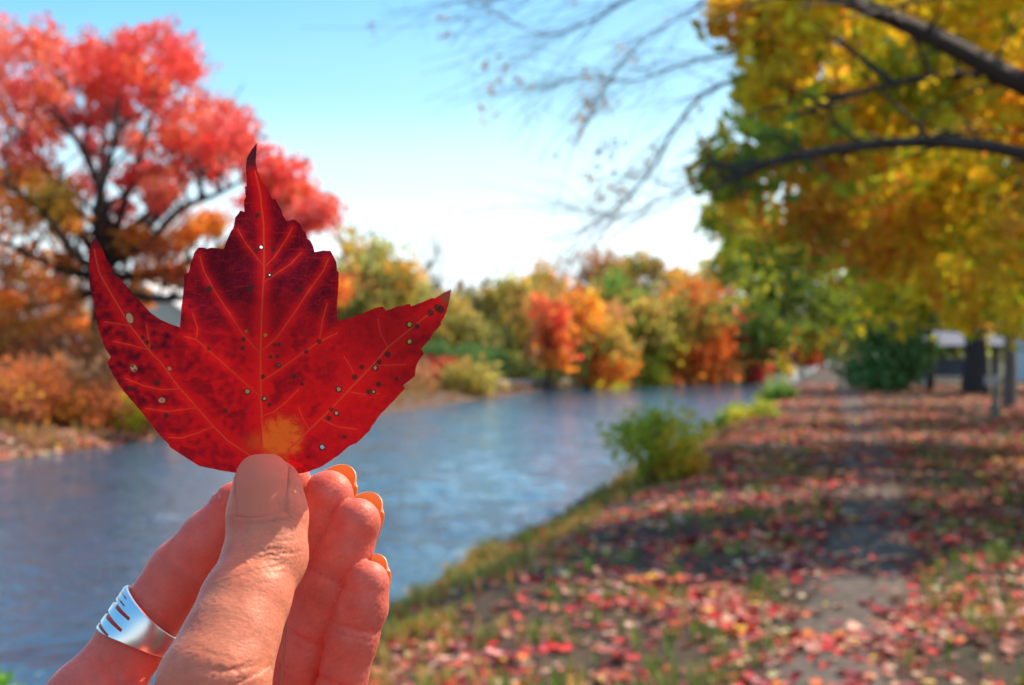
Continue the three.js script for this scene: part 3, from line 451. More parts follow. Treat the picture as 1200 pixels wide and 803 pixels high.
// ------------------------------------------------------------------ houses, wall, shelter, post
const paint = (r, g, b) => new THREE.MeshStandardMaterial({ color: rgb(r, g, b), roughness: 0.8 });
const boxAt = (w, h, d, x, y, z) => new THREE.BoxGeometry(w, h, d).translate(x, y, z);
const glassDark = new THREE.MeshPhysicalMaterial({ color: rgb(0.04, 0.05, 0.06), roughness: 0.08 }), white = paint(0.75, 0.75, 0.72);
function house(label, b, w, h, d, wallM, roofM, rise, turn, wins, gable) {
  const t = thing('house', label, 'house', b); t.rotation.y = turn;
  const rows = Math.round(h / 0.24); for (let i = 0; i < rows; i++) part('siding_board', boxAt(w + 0.02 * (i % 2), h / rows - 0.012, d + 0.02 * (i % 2), 0, -0.3 + (i + 0.5) * h / rows + 0.3, 0), wallM, t);
  const s = new THREE.Shape(); s.moveTo(-d / 2, 0); s.lineTo(0, rise * 0.92); s.lineTo(d / 2, 0);
  part('gable', new THREE.ExtrudeGeometry(s, { depth: w - 0.1, bevelEnabled: false }).rotateY(Math.PI / 2).translate(-w / 2 + 0.05, h, 0), wallM, t);
  const L = Math.hypot(d / 2 + 0.4, rise), a = Math.atan2(rise, d / 2 + 0.4);
  const roof = part('roof', mergeGeometries([-1, 1].map((q) => new THREE.BoxGeometry(w + 0.8, 0.14, L + 0.1).rotateX(q * a).translate(0, h + rise / 2 + 0.02, q * (d / 4 + 0.2)))), roofM, t);
  part('chimney', boxAt(0.6, 1.4, 0.6, w * 0.2, h + rise * 0.9, 0.3), paint(0.3, 0.14, 0.1), roof);
  for (const [x, y, ww, hh] of wins) { const f = part('window', mergeGeometries([boxAt(ww + 0.2, 0.1, 0.1, x, y + hh / 2 + 0.05, d / 2 + 0.06), boxAt(ww + 0.2, 0.1, 0.12, x, y - hh / 2 - 0.05, d / 2 + 0.06), boxAt(0.1, hh, 0.1, x - ww / 2 - 0.05, y, d / 2 + 0.06), boxAt(0.1, hh, 0.1, x + ww / 2 + 0.05, y, d / 2 + 0.06), boxAt(0.05, hh, 0.06, x, y, d / 2 + 0.05)]), white, t); part('pane', boxAt(ww, hh, 0.03, x, y, d / 2 + 0.025), glassDark, f); }
  return t;
}
{
  const b = baseAt(42, 68); b.y = EYE + (HOR - 446) * K * 68; house('grey-walled house with white windows behind the red tree', b, 6.2, 2.6, 6, paint(0.42, 0.42, 0.36), paint(0.2, 0.19, 0.18), 1.8, 0.1, [[-0.2, 1.3, 0.9, 1.1], [-2.2, 1.3, 0.9, 1.1], [2, 1.3, 0.9, 1.1]]);
  const b2 = baseAt(190, 76); b2.y = EYE + (HOR - 440) * K * 76; house('cream house with pale roof beyond the held leaf notch', b2, 4.5, 3.0, 5, paint(0.6, 0.56, 0.45), paint(0.45, 0.45, 0.44), 1.7, 1.3, [[-1, 1.5, 0.8, 1.1], [1, 1.5, 0.8, 1.1]]);
  const b3 = baseAt(1262, 84); house('white house half hidden by the trees beyond the lawn', b3, 5, 3.4, 6, paint(0.8, 0.8, 0.78), paint(0.2, 0.2, 0.22), 1.6, 0.2, [[-1.4, 1.7, 0.9, 1.2], [1.2, 1.7, 0.9, 1.2]]);
}
{ // pale retaining wall of separate stones on the far shore
  const a = at(566, 446, 92), c = at(690, 440, 108), n = 34, dir = c.clone().sub(a), len = Math.hypot(dir.x, dir.z), rnd = mul(901), y0 = Math.min(gy(a.x, 92), gy(c.x, 108)) - 0.15;
  const t = thing('stone_wall', 'low pale stone retaining wall along the far shore', 'wall', V(a.x, y0, a.z)), mats = [paint(0.5, 0.47, 0.42), paint(0.42, 0.4, 0.37), paint(0.58, 0.54, 0.47)], g0 = [0.94, 1, 0.9].map((q) => new THREE.BoxGeometry(len / n - 0.03, 0.42 * q, 0.5));
  for (let r = 0; r < 2; r++) for (let i = 0; i < n; i++) { const s = part('stone', g0[Math.floor(rnd() * 3)], mats[Math.floor(rnd() * 3)], t); s.position.set(dir.x * (i + 0.5 + r * 0.4) / n, 0.3 + r * 0.44, dir.z * (i + 0.5 + r * 0.4) / n); s.rotation.y = -Math.atan2(dir.z, dir.x) + 0.03 * (rnd() - 0.5); }
}
{ // picnic shelter past the evergreen
  const b = baseAt(1112, 72), t = thing('picnic_shelter', 'open blue-grey picnic shelter on posts beside the thick trunk', 'shelter', b), bl = paint(0.09, 0.11, 0.16), wood = paint(0.2, 0.19, 0.19);
  for (const [x, z] of [[-1.9, -1.4], [1.9, -1.4], [-1.9, 1.4], [1.9, 1.4]]) part('post', boxAt(0.16, 2.0, 0.16, x, 1.0, z), wood, t);
  part('roof', mergeGeometries([-1, 1].map((q) => new THREE.BoxGeometry(4.6, 0.1, 2.1).rotateX(q * 0.42).translate(0, 2.4, q * 0.95))), bl, t);
  part('back_wall', boxAt(3.6, 0.9, 0.08, 0, 0.95, -1.4), bl, t);
  part('bench', mergeGeometries([boxAt(3, 0.06, 0.4, 0, 0.45, 0), boxAt(0.1, 0.45, 0.35, -1.2, 0.22, 0), boxAt(0.1, 0.45, 0.35, 1.2, 0.22, 0)]), paint(0.6, 0.6, 0.6), t);
}
{
  const b = baseAt(1166, 35), t = thing('trail_post', 'green metal post with grey plate standing at the edge of the leaves', 'post', b), gm = new THREE.MeshStandardMaterial({ color: rgb(0.1, 0.17, 0.15), roughness: 0.6 });
  part('post', new THREE.CylinderGeometry(0.07, 0.085, 1.1, 14).translate(0, 0.52, 0), gm, t); part('cap', new THREE.SphereGeometry(0.08, 14, 8).scale(1, 0.5, 1).translate(0, 1.07, 0), gm, t); part('plate', boxAt(0.34, 0.22, 0.03, -0.1, 0.98, 0.1), paint(0.4, 0.4, 0.42), t);
}

// ------------------------------------------------------------------ fallen leaves and grass on the near bank
function mapleShape(curl, seed) {
  const rnd = mul(seed), R = [1, 0.36, 0.82, 0.34, 0.72, 0.3, 0.4, 0.12, 0.4, 0.3, 0.72, 0.34, 0.82, 0.36], n = R.length, pos = [0, 0.02, 0], idx = [];
  for (let i = 0; i < n; i++) { const a = Math.PI / 2 - i / n * 6.2832, r = R[i] * (0.9 + 0.2 * rnd()); pos.push(Math.cos(a) * r * 0.5, curl * r * r * (0.6 + 0.6 * rnd()), -Math.sin(a) * r * 0.5); idx.push(0, 1 + (i + 1) % n, 1 + i); }
  const g = new THREE.BufferGeometry(); g.setAttribute('position', new THREE.Float32BufferAttribute(pos, 3)); g.setIndex(idx); g.computeVertexNormals(); return g;
}
{
  const rnd = mul(1001), kinds = [
    ['red', [0.62, 0.02, 0.022]], ['maroon', [0.22, 0.022, 0.036]], ['pale tan', [0.62, 0.38, 0.25]], ['pink-brown', [0.4, 0.12, 0.085]], ['orange', [0.72, 0.2, 0.04]], ['yellow', [0.72, 0.46, 0.05]]], wts = [0.25, 0.27, 0.15, 0.22, 0.08, 0.03];
  const spots = [];
  const scatter = (D0, D1, per) => {
    const area = (D1 - D0) * (0.42 * (D0 + D1) / 2 + 6), n = Math.round(area * per);
    for (let i = 0; i < n; i++) {
      const D = lerp(D0, D1, rnd()), xl = Math.max(xNear(D) + 0.25, -0.37 * D), xr = Math.min(0.37 * D + 1, xNear(D) + 24); if (xr < xl) continue;
      const x = lerp(xl, xr, rnd()), u = x - xNear(D), on = Math.abs(x - pathX(D)) / pathHalf(D);
      let keep = 0.16 + 0.84 * sstep(-0.35, 0.5, n2(x * 0.45, D * 0.45) + 0.5 * n2(x * 1.4, D * 1.4)); keep *= 0.3 + 0.7 * sstep(0.5, 2.0, u); keep *= lerp(D < 10 ? 0.42 : 0.26, 1, sstep(0.4, 1.6, on + 0.35 * n2(x * 2, D * 2))); 
      if (rnd() > keep) continue;
      let k = 0, q = rnd(); while (k < 5 && (q -= wts[k]) > 0) k++;
      spots.push({ x, D, k, s: 0.055 + 0.08 * rnd() * rnd() + 0.02 * rnd(), ry: rnd() * 6.28, tx: (rnd() - 0.5) * 0.7, tz: (rnd() - 0.5) * 0.7 });
    }
  };
  scatter(5.8, 9, 300); scatter(9, 14, 220); scatter(14, 24, 125); scatter(24, 40, 62); scatter(40, 75, 20);
  for (let i = 0; i < 2600; i++) { const D = 30 + 20 * Math.pow(rnd(), 1.2), f = 0.1 + 6 * Math.pow(rnd(), 1.5), x = xFar(D) - f; let k = 0, q = rnd(); while (k < 5 && (q -= wts[k]) > 0) k++; spots.push({ x, D, k: k === 0 ? 3 : k === 1 ? 2 : k, s: 0.11 + 0.1 * rnd(), ry: rnd() * 6.28, tx: (rnd() - 0.5) * 0.9, tz: (rnd() - 0.5) * 0.9 }); }   // drifts on the far shore
  const seen = (s) => Math.abs(s.x) < 0.34 * s.D && s.D > 7.05 && s.x > (440 - 600) * K * s.D;
  spots.sort((a, b) => a.D - b.D);
  const singles = [], rest = []; for (const s of spots) (singles.length < 300 && seen(s) && s.s > 0.068 ? singles : rest).push(s);
  const shapes = [mapleShape(0.16, 1), mapleShape(0.3, 2), mapleShape(-0.2, 3)], mats = kinds.map(([, c]) => { const m = M.litter.clone(); m.vertexColors = false; m.color.setRGB(...c); return m; });
  const noun = ['red', 'maroon', 'pale tan', 'pink-brown', 'orange', 'yellow'];
  singles.forEach((s, i) => { const m = top(new THREE.Mesh(shapes[i % 3], mats[s.k]), 'fallen_leaf'); m.position.set(s.x, gy(s.x, s.D) + 0.016 + 0.01 * rnd(), -s.D); m.rotation.set(s.tx, s.ry, s.tz); m.scale.setScalar(s.s); tag(m, `${noun[s.k]} fallen maple leaf lying on the near bank`, 'leaf', `${noun[s.k]} fallen leaves on the bank`); });
  const litterLeaf = { leaf: 1e9, pos: new Float32Array([0, 0.03, 0, 0, 0.16, -0.52, 0.27, 0.03, -0.2, 0.46, 0.13, 0.02, 0.18, 0.02, 0.3, -0.2, 0.04, 0.28, -0.44, 0.15, 0.0, -0.25, 0.02, -0.22]), idx: [0, 2, 1, 0, 3, 2, 0, 4, 3, 0, 5, 4, 0, 6, 5, 0, 7, 6, 0, 1, 7] };
  const im = crown('fallen_leaves', scene, litterLeaf, M.litter, rest.map((s) => ({ p: V(s.x, gy(s.x, s.D) + 0.016 + 0.014 * rnd(), -s.D), s: s.s * (s.D > 20 ? 1.3 : 1), r: [s.tx, s.ry, s.tz], c: rgb(...kinds[s.k][1].map((v) => v * (0.75 + 0.5 * rnd()))) }))); tag(im, 'thick carpet of red and tan fallen leaves on the bank', 'fallen leaves', null, 'stuff');
  // grass
  const blade = [], nb = 7; for (let i = 0; i < nb; i++) { const a = rnd() * 6.28, r = rnd() * 0.05, l = 0.6 + 0.5 * rnd(), bx = Math.cos(a), bz = Math.sin(a), w = 0.035, x0 = bx * r, z0 = bz * r; const p = [[x0 - bz * w, 0, z0 + bx * w], [x0 + bz * w, 0, z0 - bx * w], [x0 + bx * 0.14 - bz * w * 0.7, l * 0.6, z0 + bz * 0.14 + bx * w * 0.7], [x0 + bx * 0.14 + bz * w * 0.7, l * 0.6, z0 + bz * 0.14 - bx * w * 0.7], [x0 + bx * 0.42, l, z0 + bz * 0.42]]; for (const [q, e, f] of [[0, 1, 2], [1, 3, 2], [2, 3, 4]]) blade.push(...p[q], ...p[e], ...p[f]); }
  const bg = new THREE.BufferGeometry(); bg.setAttribute('position', new THREE.Float32BufferAttribute(blade, 3)); bg.computeVertexNormals();
  const items = [], put = (x, D, h, c) => items.push({ p: V(x, gy(x, D) - 0.005, -D), s: h, r: [0, rnd() * 6.28, 0], c });
  const GP = [[3, 0.14, 0.24, 0.03], [2, 0.22, 0.3, 0.04], [1, 0.4, 0.34, 0.1]], DP = [[3, 0.5, 0.34, 0.1], [2, 0.58, 0.3, 0.06], [2, 0.3, 0.3, 0.05], [1, 0.5, 0.16, 0.05]];
  for (let i = 0; i < 13000; i++) { const D = 5.5 + 60 * Math.pow(rnd(), 1.9), xl = Math.max(xNear(D) + 0.1, -0.37 * D), xr = Math.min(0.37 * D + 1, xNear(D) + 20); if (xr < xl) continue; const x = lerp(xl, xr, rnd()), u = x - xNear(D); if (Math.abs(x - pathX(D)) < pathHalf(D) * 1.05) continue; const g = n2(x * 0.5 + 70, D * 0.5) + 0.4 * n2(x * 1.7, D * 1.7); if (g < 0.12 && rnd() > 0.1) continue; put(x, D, 0.06 + 0.1 * rnd(), pick(rnd, u < 2.2 && rnd() < 0.6 ? DP : GP)); }
  for (let i = 0; i < 7000; i++) { const D = 6 + 44 * Math.pow(rnd(), 1.6), u = 0.05 + 1.7 * Math.pow(rnd(), 1.2), x = xNear(D) + u; if (x < -0.37 * D || n2(x, D * 0.6) < -0.35) continue; put(x, D, 0.08 + 0.16 * rnd() * (1.2 - u * 0.4), pick(rnd, rnd() < 0.68 ? DP : GP)); }
  for (let i = 0; i < 4200; i++) { const D = 30 + 66 * Math.pow(rnd(), 1.3), f = 0.5 + 6.5 * rnd(), x = xFar(D) - f; if (n2(x * 0.6, D * 0.4) < -0.1 && f < 2.4) continue; put(x, D, 0.16 + 0.34 * rnd(), pick(rnd, [[3, 0.45, 0.25, 0.09], [2, 0.5, 0.34, 0.1], [1, 0.3, 0.3, 0.06], [1, 0.5, 0.14, 0.06]])); }
  const gm = crown('bank_grass', scene, template(bg), M.grass, items); tag(gm, 'tufts of green and dry grass along the near bank', 'grass', null, 'stuff');
}
// ------------------------------------------------------------------ the hand: tapered bones joined by smooth minimum, meshed with surface nets (millimetres)
const mmAt = (px, py, z) => at(px, py, LEAF_D - z / 1000).multiplyScalar(1000);   // z: millimetres from the leaf towards the viewer
const wristW = at(185, 1190, LEAF_D - 0.004), O = wristW.clone().multiplyScalar(1000);
const J = (px, py, z) => mmAt(px, py, z).sub(O);
const bone = (a, b, ra, rb) => { const d = b.clone().sub(a); return { ax: a.x, ay: a.y, az: a.z, dx: d.x, dy: d.y, dz: d.z, l2: d.lengthSq(), ra, rb }; };
const boneD = (b, x, y, z) => {
  const px = x - b.ax, py = y - b.ay, pz = z - b.az; let t = (px * b.dx + py * b.dy + pz * b.dz) / b.l2; t = t < 0 ? 0 : t > 1 ? 1 : t;
  const ex = px - b.dx * t, ey = py - b.dy * t, ez = pz - b.dz * t; return Math.sqrt(ex * ex + ey * ey + ez * ez) - (b.ra + (b.rb - b.ra) * t);
};
const smin = (a, b, k) => { const h = Math.max(k - Math.abs(a - b), 0) / k; return Math.min(a, b) - h * h * k * 0.25; };
const chain = (js, off = [0, 0, 0]) => js.slice(1).map((j, i) => bone(V(...js[i][0]).add(V(...off)), V(...j[0]).add(V(...off)), js[i][1], j[1]));
const jt = (px, py, z, r) => [J(px, py, z).toArray(), r];

const thumbJ = [jt(313, 573, 10.5, 7.5), jt(313, 604, 12, 8.3), jt(311, 652, 17, 8.7), jt(287, 704, 28, 9.2), jt(271, 746, 36, 9.7), jt(252, 795, 44, 11.4)];
const fingersJ = {
  index: [jt(338, 566, -9.5, 6.6), jt(279, 597, -13, 7.5), jt(248, 632, -14, 8.3), jt(213, 671, -14, 9.2), jt(155, 752, -12, 9.8), jt(102, 832, -8, 11.6)],
  middle: [jt(385, 581, -9.5, 7.3), jt(371, 615, -11, 7.7), jt(348, 668, -12, 7.9), jt(305, 765, -13, 8.6), jt(200, 900, -8, 11)],
  ring: [jt(418, 612, -4, 6.9), jt(405, 645, -5, 7.3), jt(384, 690, -6, 7.5), jt(352, 765, -6, 8.0), jt(280, 940, -6, 10.5)],
  pinky: [jt(430.5, 683, 1.5, 6.2), jt(425, 712, 1, 6.6), jt(413, 748, 1, 6.8), jt(394, 830, 0, 7.4), jt(350, 960, -3, 9.5)],
};
const thumbBones = [...chain(thumbJ, [-1.9, 0, 0]), ...chain(thumbJ, [1.9, 0, 0]), ...chain(thumbJ.slice(0, 3), [0, -0.5, -3])];
const fingerBones = Object.fromEntries(Object.entries(fingersJ).map(([k, j]) => [k, chain(j)]));
const mcp = ['index', 'middle', 'ring', 'pinky'].map((k) => V(...fingersJ[k].at(-1)[0]));
const wr = [J(150, 1190, 4), J(222, 1190, 4)], arm = [J(150, 1480, 30), J(235, 1480, 30)];
const palmBones = [
  bone(mcp[0], wr[0], 11, 15), bone(mcp[1], wr[0].clone().lerp(wr[1], 0.4), 11.5, 15), bone(mcp[2], wr[1], 11, 15), bone(mcp[3], wr[1], 10, 15),
  bone(mcp[0], mcp[1], 10.5, 10.5), bone(mcp[1], mcp[2], 10.5, 10.5), bone(mcp[2], mcp[3], 10, 10),
  bone(J(250, 808, 43), J(180, 990, 26), 11.8, 17), bone(J(180, 990, 26), J(175, 1120, 8), 17, 16), bone(J(225, 850, 26), J(110, 850, -2), 11, 10),
  bone(wr[0], wr[1], 15.5, 15.5), bone(wr[0], arm[0], 15.5, 22), bone(wr[1], arm[1], 15.5, 22),
];
// creases: centre, axis across the crease, depth, width, reach, curve
const crease = (px, py, z, qx, qy, qz, depth, w, R, bend = 0) => { const c = J(px, py, z), a = J(qx, qy, qz).sub(c).normalize(); return { c, a, depth, w, R, bend }; };
const creases = [
  // thumb knuckle, fine to deep
  ...[[312, 628, 0.1], [312, 636, 0.2], [311, 645, 0.4], [310, 652.5, 0.42], [309, 658, 0.25], [308, 666, 0.34], [306, 673, 0.16], [300, 686, 0.08]].map(([x, y, d], i) => crease(x + (i % 2) * 5, y, 26, x - 2, y - 40, 22, d * 0.85, 0.45, 9.2 - (i % 3) * 1.2, 0.012)),
  ...[[268, 770, 0.22], [262, 786, 0.5], [270, 781, 0.3], [257, 797, 0.6]].map(([x, y, d], i) => crease(x - 8 + 12 * i, y, 54, x + 8, y - 40, 46, d * 0.7, 0.6, 9, -0.012)),
  // finger flexion creases on the palm side
  crease(262, 592, -7, 291, 564, -6, 0.75, 0.7, 7), crease(214, 660, -6, 237, 630, -6, 0.32, 0.9, 7), crease(222, 668, -6, 245, 638, -6, 0.25, 0.7, 7),
  crease(352, 660, -4, 362, 636, -4, 0.51, 0.8, 8), crease(394, 682, 1, 402, 662, 1, 0.48, 0.9, 8), crease(352, 748, 2, 362, 726, 2, 0.85, 0.9, 8), crease(346, 757, 2, 356, 735, 2, 0.42, 0.6, 8),
  crease(414, 738, 8, 419, 716, 8, 0.68, 0.9, 8), crease(407, 745, 8, 412, 724, 8, 0.34, 0.6, 7), crease(382, 800, 8, 388, 778, 8, 0.68, 0.9, 8),
  crease(150, 752, 0, 175, 720, 0, 0.85, 1.2, 10), crease(120, 784, 2, 150, 752, 2, 0.77, 1.0, 10),
];
// thumbnail frame
const nailC = J(304, 569, 20), nailX = J(334, 565.5, 20).sub(J(275, 569, 20)).normalize(), nailY = J(303, 534, 17).sub(J(306, 603, 20)).normalize(), nailHW = 7.0, nailHL = 8.4;
const sphere = (bs) => { const c = V(); bs.forEach((b) => c.add(V(b.ax + b.dx / 2, b.ay + b.dy / 2, b.az + b.dz / 2))); c.divideScalar(bs.length); let R = 0; bs.forEach((b) => { R = Math.max(R, Math.hypot(b.ax - c.x, b.ay - c.y, b.az - c.z) + b.ra, Math.hypot(b.ax + b.dx - c.x, b.ay + b.dy - c.y, b.az + b.dz - c.z) + b.rb); }); return [c.x, c.y, c.z, R]; };
const groupsB = Object.values(fingerBones).map((bs) => [bs, sphere(bs)]), thumbS = sphere(thumbBones);
const away = (s, x, y, z) => { const a = x - s[0], b = y - s[1], c = z - s[2]; return Math.sqrt(a * a + b * b + c * c) - s[3]; };
function skinBase(x, y, z) {
  let palm = 1e9; for (const b of palmBones) palm = smin(palm, boneD(b, x, y, z), 9);
  let th = away(thumbS, x, y, z); if (th < 12) { th = 1e9; for (const b of thumbBones) th = smin(th, boneD(b, x, y, z), 4); }
  let d = smin(palm, th, 8), who = th < palm ? 0 : 1;
  for (const [bs, sp] of groupsB) { let f = away(sp, x, y, z); if (f > 12) { d = Math.min(d, f); continue; } f = 1e9; for (const b of bs) f = smin(f, boneD(b, x, y, z), 3); const e = smin(palm, f, 6); d = smin(d, e, 0.5); }
  return d;
}
function skin(x, y, z) {
  let d = skinBase(x, y, z);
  if (d > 1.6 || d < -1.6) return d;
  for (const c of creases) {
    const px = x - c.c.x, py = y - c.c.y, pz = z - c.c.z, l2 = px * px + py * py; if (l2 > c.R * c.R || Math.abs(pz) > 12) continue;
    const s = px * c.a.x + py * c.a.y + pz * c.a.z * 0.3, lat2 = l2 - s * s, e = (s + c.bend * lat2 + 0.35 * n3(x * 0.5, y * 0.5, 4)) / c.w;
    if (e * e < 8) d += c.depth * Math.exp(-e * e) * (1 - l2 / (c.R * c.R));
  }
  { // thumbnail bed and its fold
    const px = x - nailC.x, py = y - nailC.y, pz = z - nailC.z, u = px * nailX.x + py * nailX.y + pz * nailX.z, v = px * nailY.x + py * nailY.y + pz * nailY.z;
    if (pz > -11 && v > -nailHL - 2.5 && Math.abs(u) < nailHW + 2.5) {
      const e = Math.max(Math.abs(u) - nailHW, -v - nailHL + 0.012 * u * u);
      d += 0.55 * (1 - sstep(-0.5, 0.5, e)); d -= 0.22 * Math.exp(-Math.pow((e - 0.9) / 0.6, 2));
    }
  }
  // skin relief: fine cross lines and pores
  d += 0.045 * n3(x * 0.3, y * 1.25, z * 0.7) + 0.035 * n3(x * 1.1, y * 1.6, z * 1.1) + 0.07 * n3(x * 0.13, y * 0.13, z * 0.13);
  return d;
}
function surfaceNets(f, lo, hi, h, B = 8) {
  const n = [0, 1, 2].map((i) => Math.ceil((hi[i] - lo[i]) / h / B) * B + 1), [nx, ny, nz] = n, val = new Float32Array(nx * ny * nz).fill(99), at3 = (i, j, k) => (k * ny + j) * nx + i;
  const half = B * h / 2, lim = half * 1.75 + 2;
  for (let bk = 0; bk < nz - 1; bk += B) for (let bj = 0; bj < ny - 1; bj += B) for (let bi = 0; bi < nx - 1; bi += B) {
    const c = skinBase(lo[0] + bi * h + half, lo[1] + bj * h + half, lo[2] + bk * h + half), full = Math.abs(c) < lim;
    for (let k = bk; k <= bk + B; k++) for (let j = bj; j <= bj + B; j++) for (let i = bi; i <= bi + B; i++) {
      const o = at3(i, j, k); if (full) { if (val[o] === 99 || Math.abs(val[o]) === 50) val[o] = f(lo[0] + i * h, lo[1] + j * h, lo[2] + k * h); } else if (val[o] === 99) val[o] = c > 0 ? 50 : -50;
    }
  }
  const ids = new Int32Array(nx * ny * nz).fill(-1), pos = [], idx = [];
  const E = [[0, 1], [2, 3], [4, 5], [6, 7], [0, 2], [1, 3], [4, 6], [5, 7], [0, 4], [1, 5], [2, 6], [3, 7]], v8 = new Float64Array(8);
  for (let k = 0; k < nz - 1; k++) for (let j = 0; j < ny - 1; j++) for (let i = 0; i < nx - 1; i++) {
    let m = 0; for (let c = 0; c < 8; c++) { v8[c] = val[at3(i + (c & 1), j + (c >> 1 & 1), k + (c >> 2))]; if (v8[c] < 0) m |= 1 << c; }
    if (m === 0 || m === 255) continue;
    let x = 0, y = 0, z = 0, q = 0;
    for (const [a, b] of E) if ((v8[a] < 0) !== (v8[b] < 0)) { const t = v8[a] / (v8[a] - v8[b]); x += lerp(a & 1, b & 1, t); y += lerp(a >> 1 & 1, b >> 1 & 1, t); z += lerp(a >> 2, b >> 2, t); q++; }
    ids[at3(i, j, k)] = pos.length / 3; pos.push(lo[0] + (i + x / q) * h, lo[1] + (j + y / q) * h, lo[2] + (k + z / q) * h);
  }
  for (let k = 1; k < nz - 1; k++) for (let j = 1; j < ny - 1; j++) for (let i = 1; i < nx - 1; i++) {
    const a = val[at3(i, j, k)] < 0;
    const quad = (p, q, r, s, flip) => { if (p < 0 || q < 0 || r < 0 || s < 0) return; flip ? idx.push(p, r, q, p, s, r) : idx.push(p, q, r, p, r, s); };
    if (a !== val[at3(i + 1, j, k)] < 0) quad(ids[at3(i, j - 1, k - 1)], ids[at3(i, j, k - 1)], ids[at3(i, j, k)], ids[at3(i, j - 1, k)], !a);
    if (a !== val[at3(i, j + 1, k)] < 0) quad(ids[at3(i - 1, j, k - 1)], ids[at3(i - 1, j, k)], ids[at3(i, j, k)], ids[at3(i, j, k - 1)], !a);
    if (a !== val[at3(i, j, k + 1)] < 0) quad(ids[at3(i - 1, j - 1, k)], ids[at3(i, j - 1, k)], ids[at3(i, j, k)], ids[at3(i - 1, j, k)], !a);
  }
  return { pos, idx };
}
const rough = (arr) => arr.map((x) => x / 1000);
{
  const all = [...thumbBones, ...palmBones, ...Object.values(fingerBones).flat()], lo = [1e9, 1e9, 1e9], hi = [-1e9, -1e9, -1e9];
  for (const b of all) for (const [x, y, z, r] of [[b.ax, b.ay, b.az, b.ra], [b.ax + b.dx, b.ay + b.dy, b.az + b.dz, b.rb]]) [x, y, z].forEach((q, i) => { lo[i] = Math.min(lo[i], q - r - 3); hi[i] = Math.max(hi[i], q + r + 3); });
  const { pos, idx } = surfaceNets(skin, lo, hi, 0.62), nv = pos.length / 3, nor = new Float32Array(pos.length), col = new Float32Array(pos.length), e = 0.22;
  for (let i = 0; i < nv; i++) {
    const x = pos[i * 3], y = pos[i * 3 + 1], z = pos[i * 3 + 2];
    let gx = skin(x + e, y, z) - skin(x - e, y, z), gy = skin(x, y + e, z) - skin(x, y - e, z), gz = skin(x, y, z + e) - skin(x, y, z - e); const l = Math.hypot(gx, gy, gz) || 1;
    nor[i * 3] = gx / l; nor[i * 3 + 1] = gy / l; nor[i * 3 + 2] = gz / l;
    let th = 1e9; for (const b of thumbBones) th = Math.min(th, boneD(b, x, y, z));
    let fi = 1e9; for (const k in fingerBones) for (const b of fingerBones[k]) fi = Math.min(fi, boneD(b, x, y, z));
    for (const b of palmBones.slice(0, 7)) fi = Math.min(fi, boneD(b, x, y, z) + 1);
    const t = sstep(-4, 3, fi - th), mo = 1 + 0.08 * n3(x * 0.16, y * 0.16, z * 0.16) + 0.06 * n3(x * 0.6, y * 0.6, z * 0.6), pinkish = 0.5 + 0.5 * n3(x * 0.1 + 9, y * 0.1, z * 0.1);
    col[i * 3] = mo * lerp(0.80, 0.76, t); col[i * 3 + 1] = mo * lerp(lerp(0.215, 0.165, pinkish), lerp(0.275, 0.235, pinkish), t); col[i * 3 + 2] = mo * lerp(lerp(0.145, 0.105, pinkish), lerp(0.155, 0.13, pinkish), t);
  }
  const g = new THREE.BufferGeometry();
  g.setAttribute('position', new THREE.Float32BufferAttribute(rough(pos), 3)); g.setAttribute('normal', new THREE.BufferAttribute(nor, 3)); g.setAttribute('color', new THREE.BufferAttribute(col, 3)); g.setIndex(idx);
  const hand = thing('hand', 'bare hand pinching the red leaf between thumb and index finger, silver ring on it', 'hand', wristW);
  const skinMat = new THREE.MeshPhysicalMaterial({ vertexColors: true, roughness: 0.48, transmission: 0.42, thickness: 0, ior: 1.4, specularIntensity: 0.5, side: THREE.DoubleSide });
  const skinMesh = part('skin', g, skinMat, hand);
  // nails: a curved plate with thickness
  const plate = (fn, nu, nv2, thick) => {
    const P = [], I = [], idf = (s, i, j) => (s * (nv2 + 1) + j) * (nu + 1) + i;
    for (const s of [0, 1]) for (let j = 0; j <= nv2; j++) for (let i = 0; i <= nu; i++) { const [p, n] = fn(i / nu * 2 - 1, j / nv2); p.addScaledVector(n, s ? thick / 2 : -thick / 2); P.push(p.x / 1000, p.y / 1000, p.z / 1000); }
    for (const s of [0, 1]) for (let j = 0; j < nv2; j++) for (let i = 0; i < nu; i++) { const a = idf(s, i, j), b = idf(s, i + 1, j), c = idf(s, i + 1, j + 1), d = idf(s, i, j + 1); s ? I.push(a, b, c, a, c, d) : I.push(a, c, b, a, d, c); }
    for (let i = 0; i < nu; i++) for (const j of [0, nv2]) { const a = idf(0, i, j), b = idf(0, i + 1, j), c = idf(1, i + 1, j), d = idf(1, i, j); j ? I.push(a, c, b, a, d, c) : I.push(a, b, c, a, c, d); }
    for (let j = 0; j < nv2; j++) for (const i of [0, nu]) { const a = idf(0, i, j), b = idf(0, i, j + 1), c = idf(1, i, j + 1), d = idf(1, i, j); i ? I.push(a, b, c, a, c, d) : I.push(a, c, b, a, d, c); }
    const q = new THREE.BufferGeometry(); q.setAttribute('position', new THREE.Float32BufferAttribute(P, 3)); q.setIndex(I); q.computeVertexNormals(); return q;
  };
  const thumbNailMat = new THREE.MeshPhysicalMaterial({ color: rgb(0.94, 0.29, 0.16), roughness: 0.38, specularIntensity: 0.3, transmission: 0.46, thickness: 0, side: THREE.DoubleSide });
  const nailMat = new THREE.MeshPhysicalMaterial({ color: rgb(0.9, 0.42, 0.15), roughness: 0.6, transmission: 0.6, thickness: 0, side: THREE.DoubleSide });
  const nz0 = nailX.clone().cross(nailY).normalize();
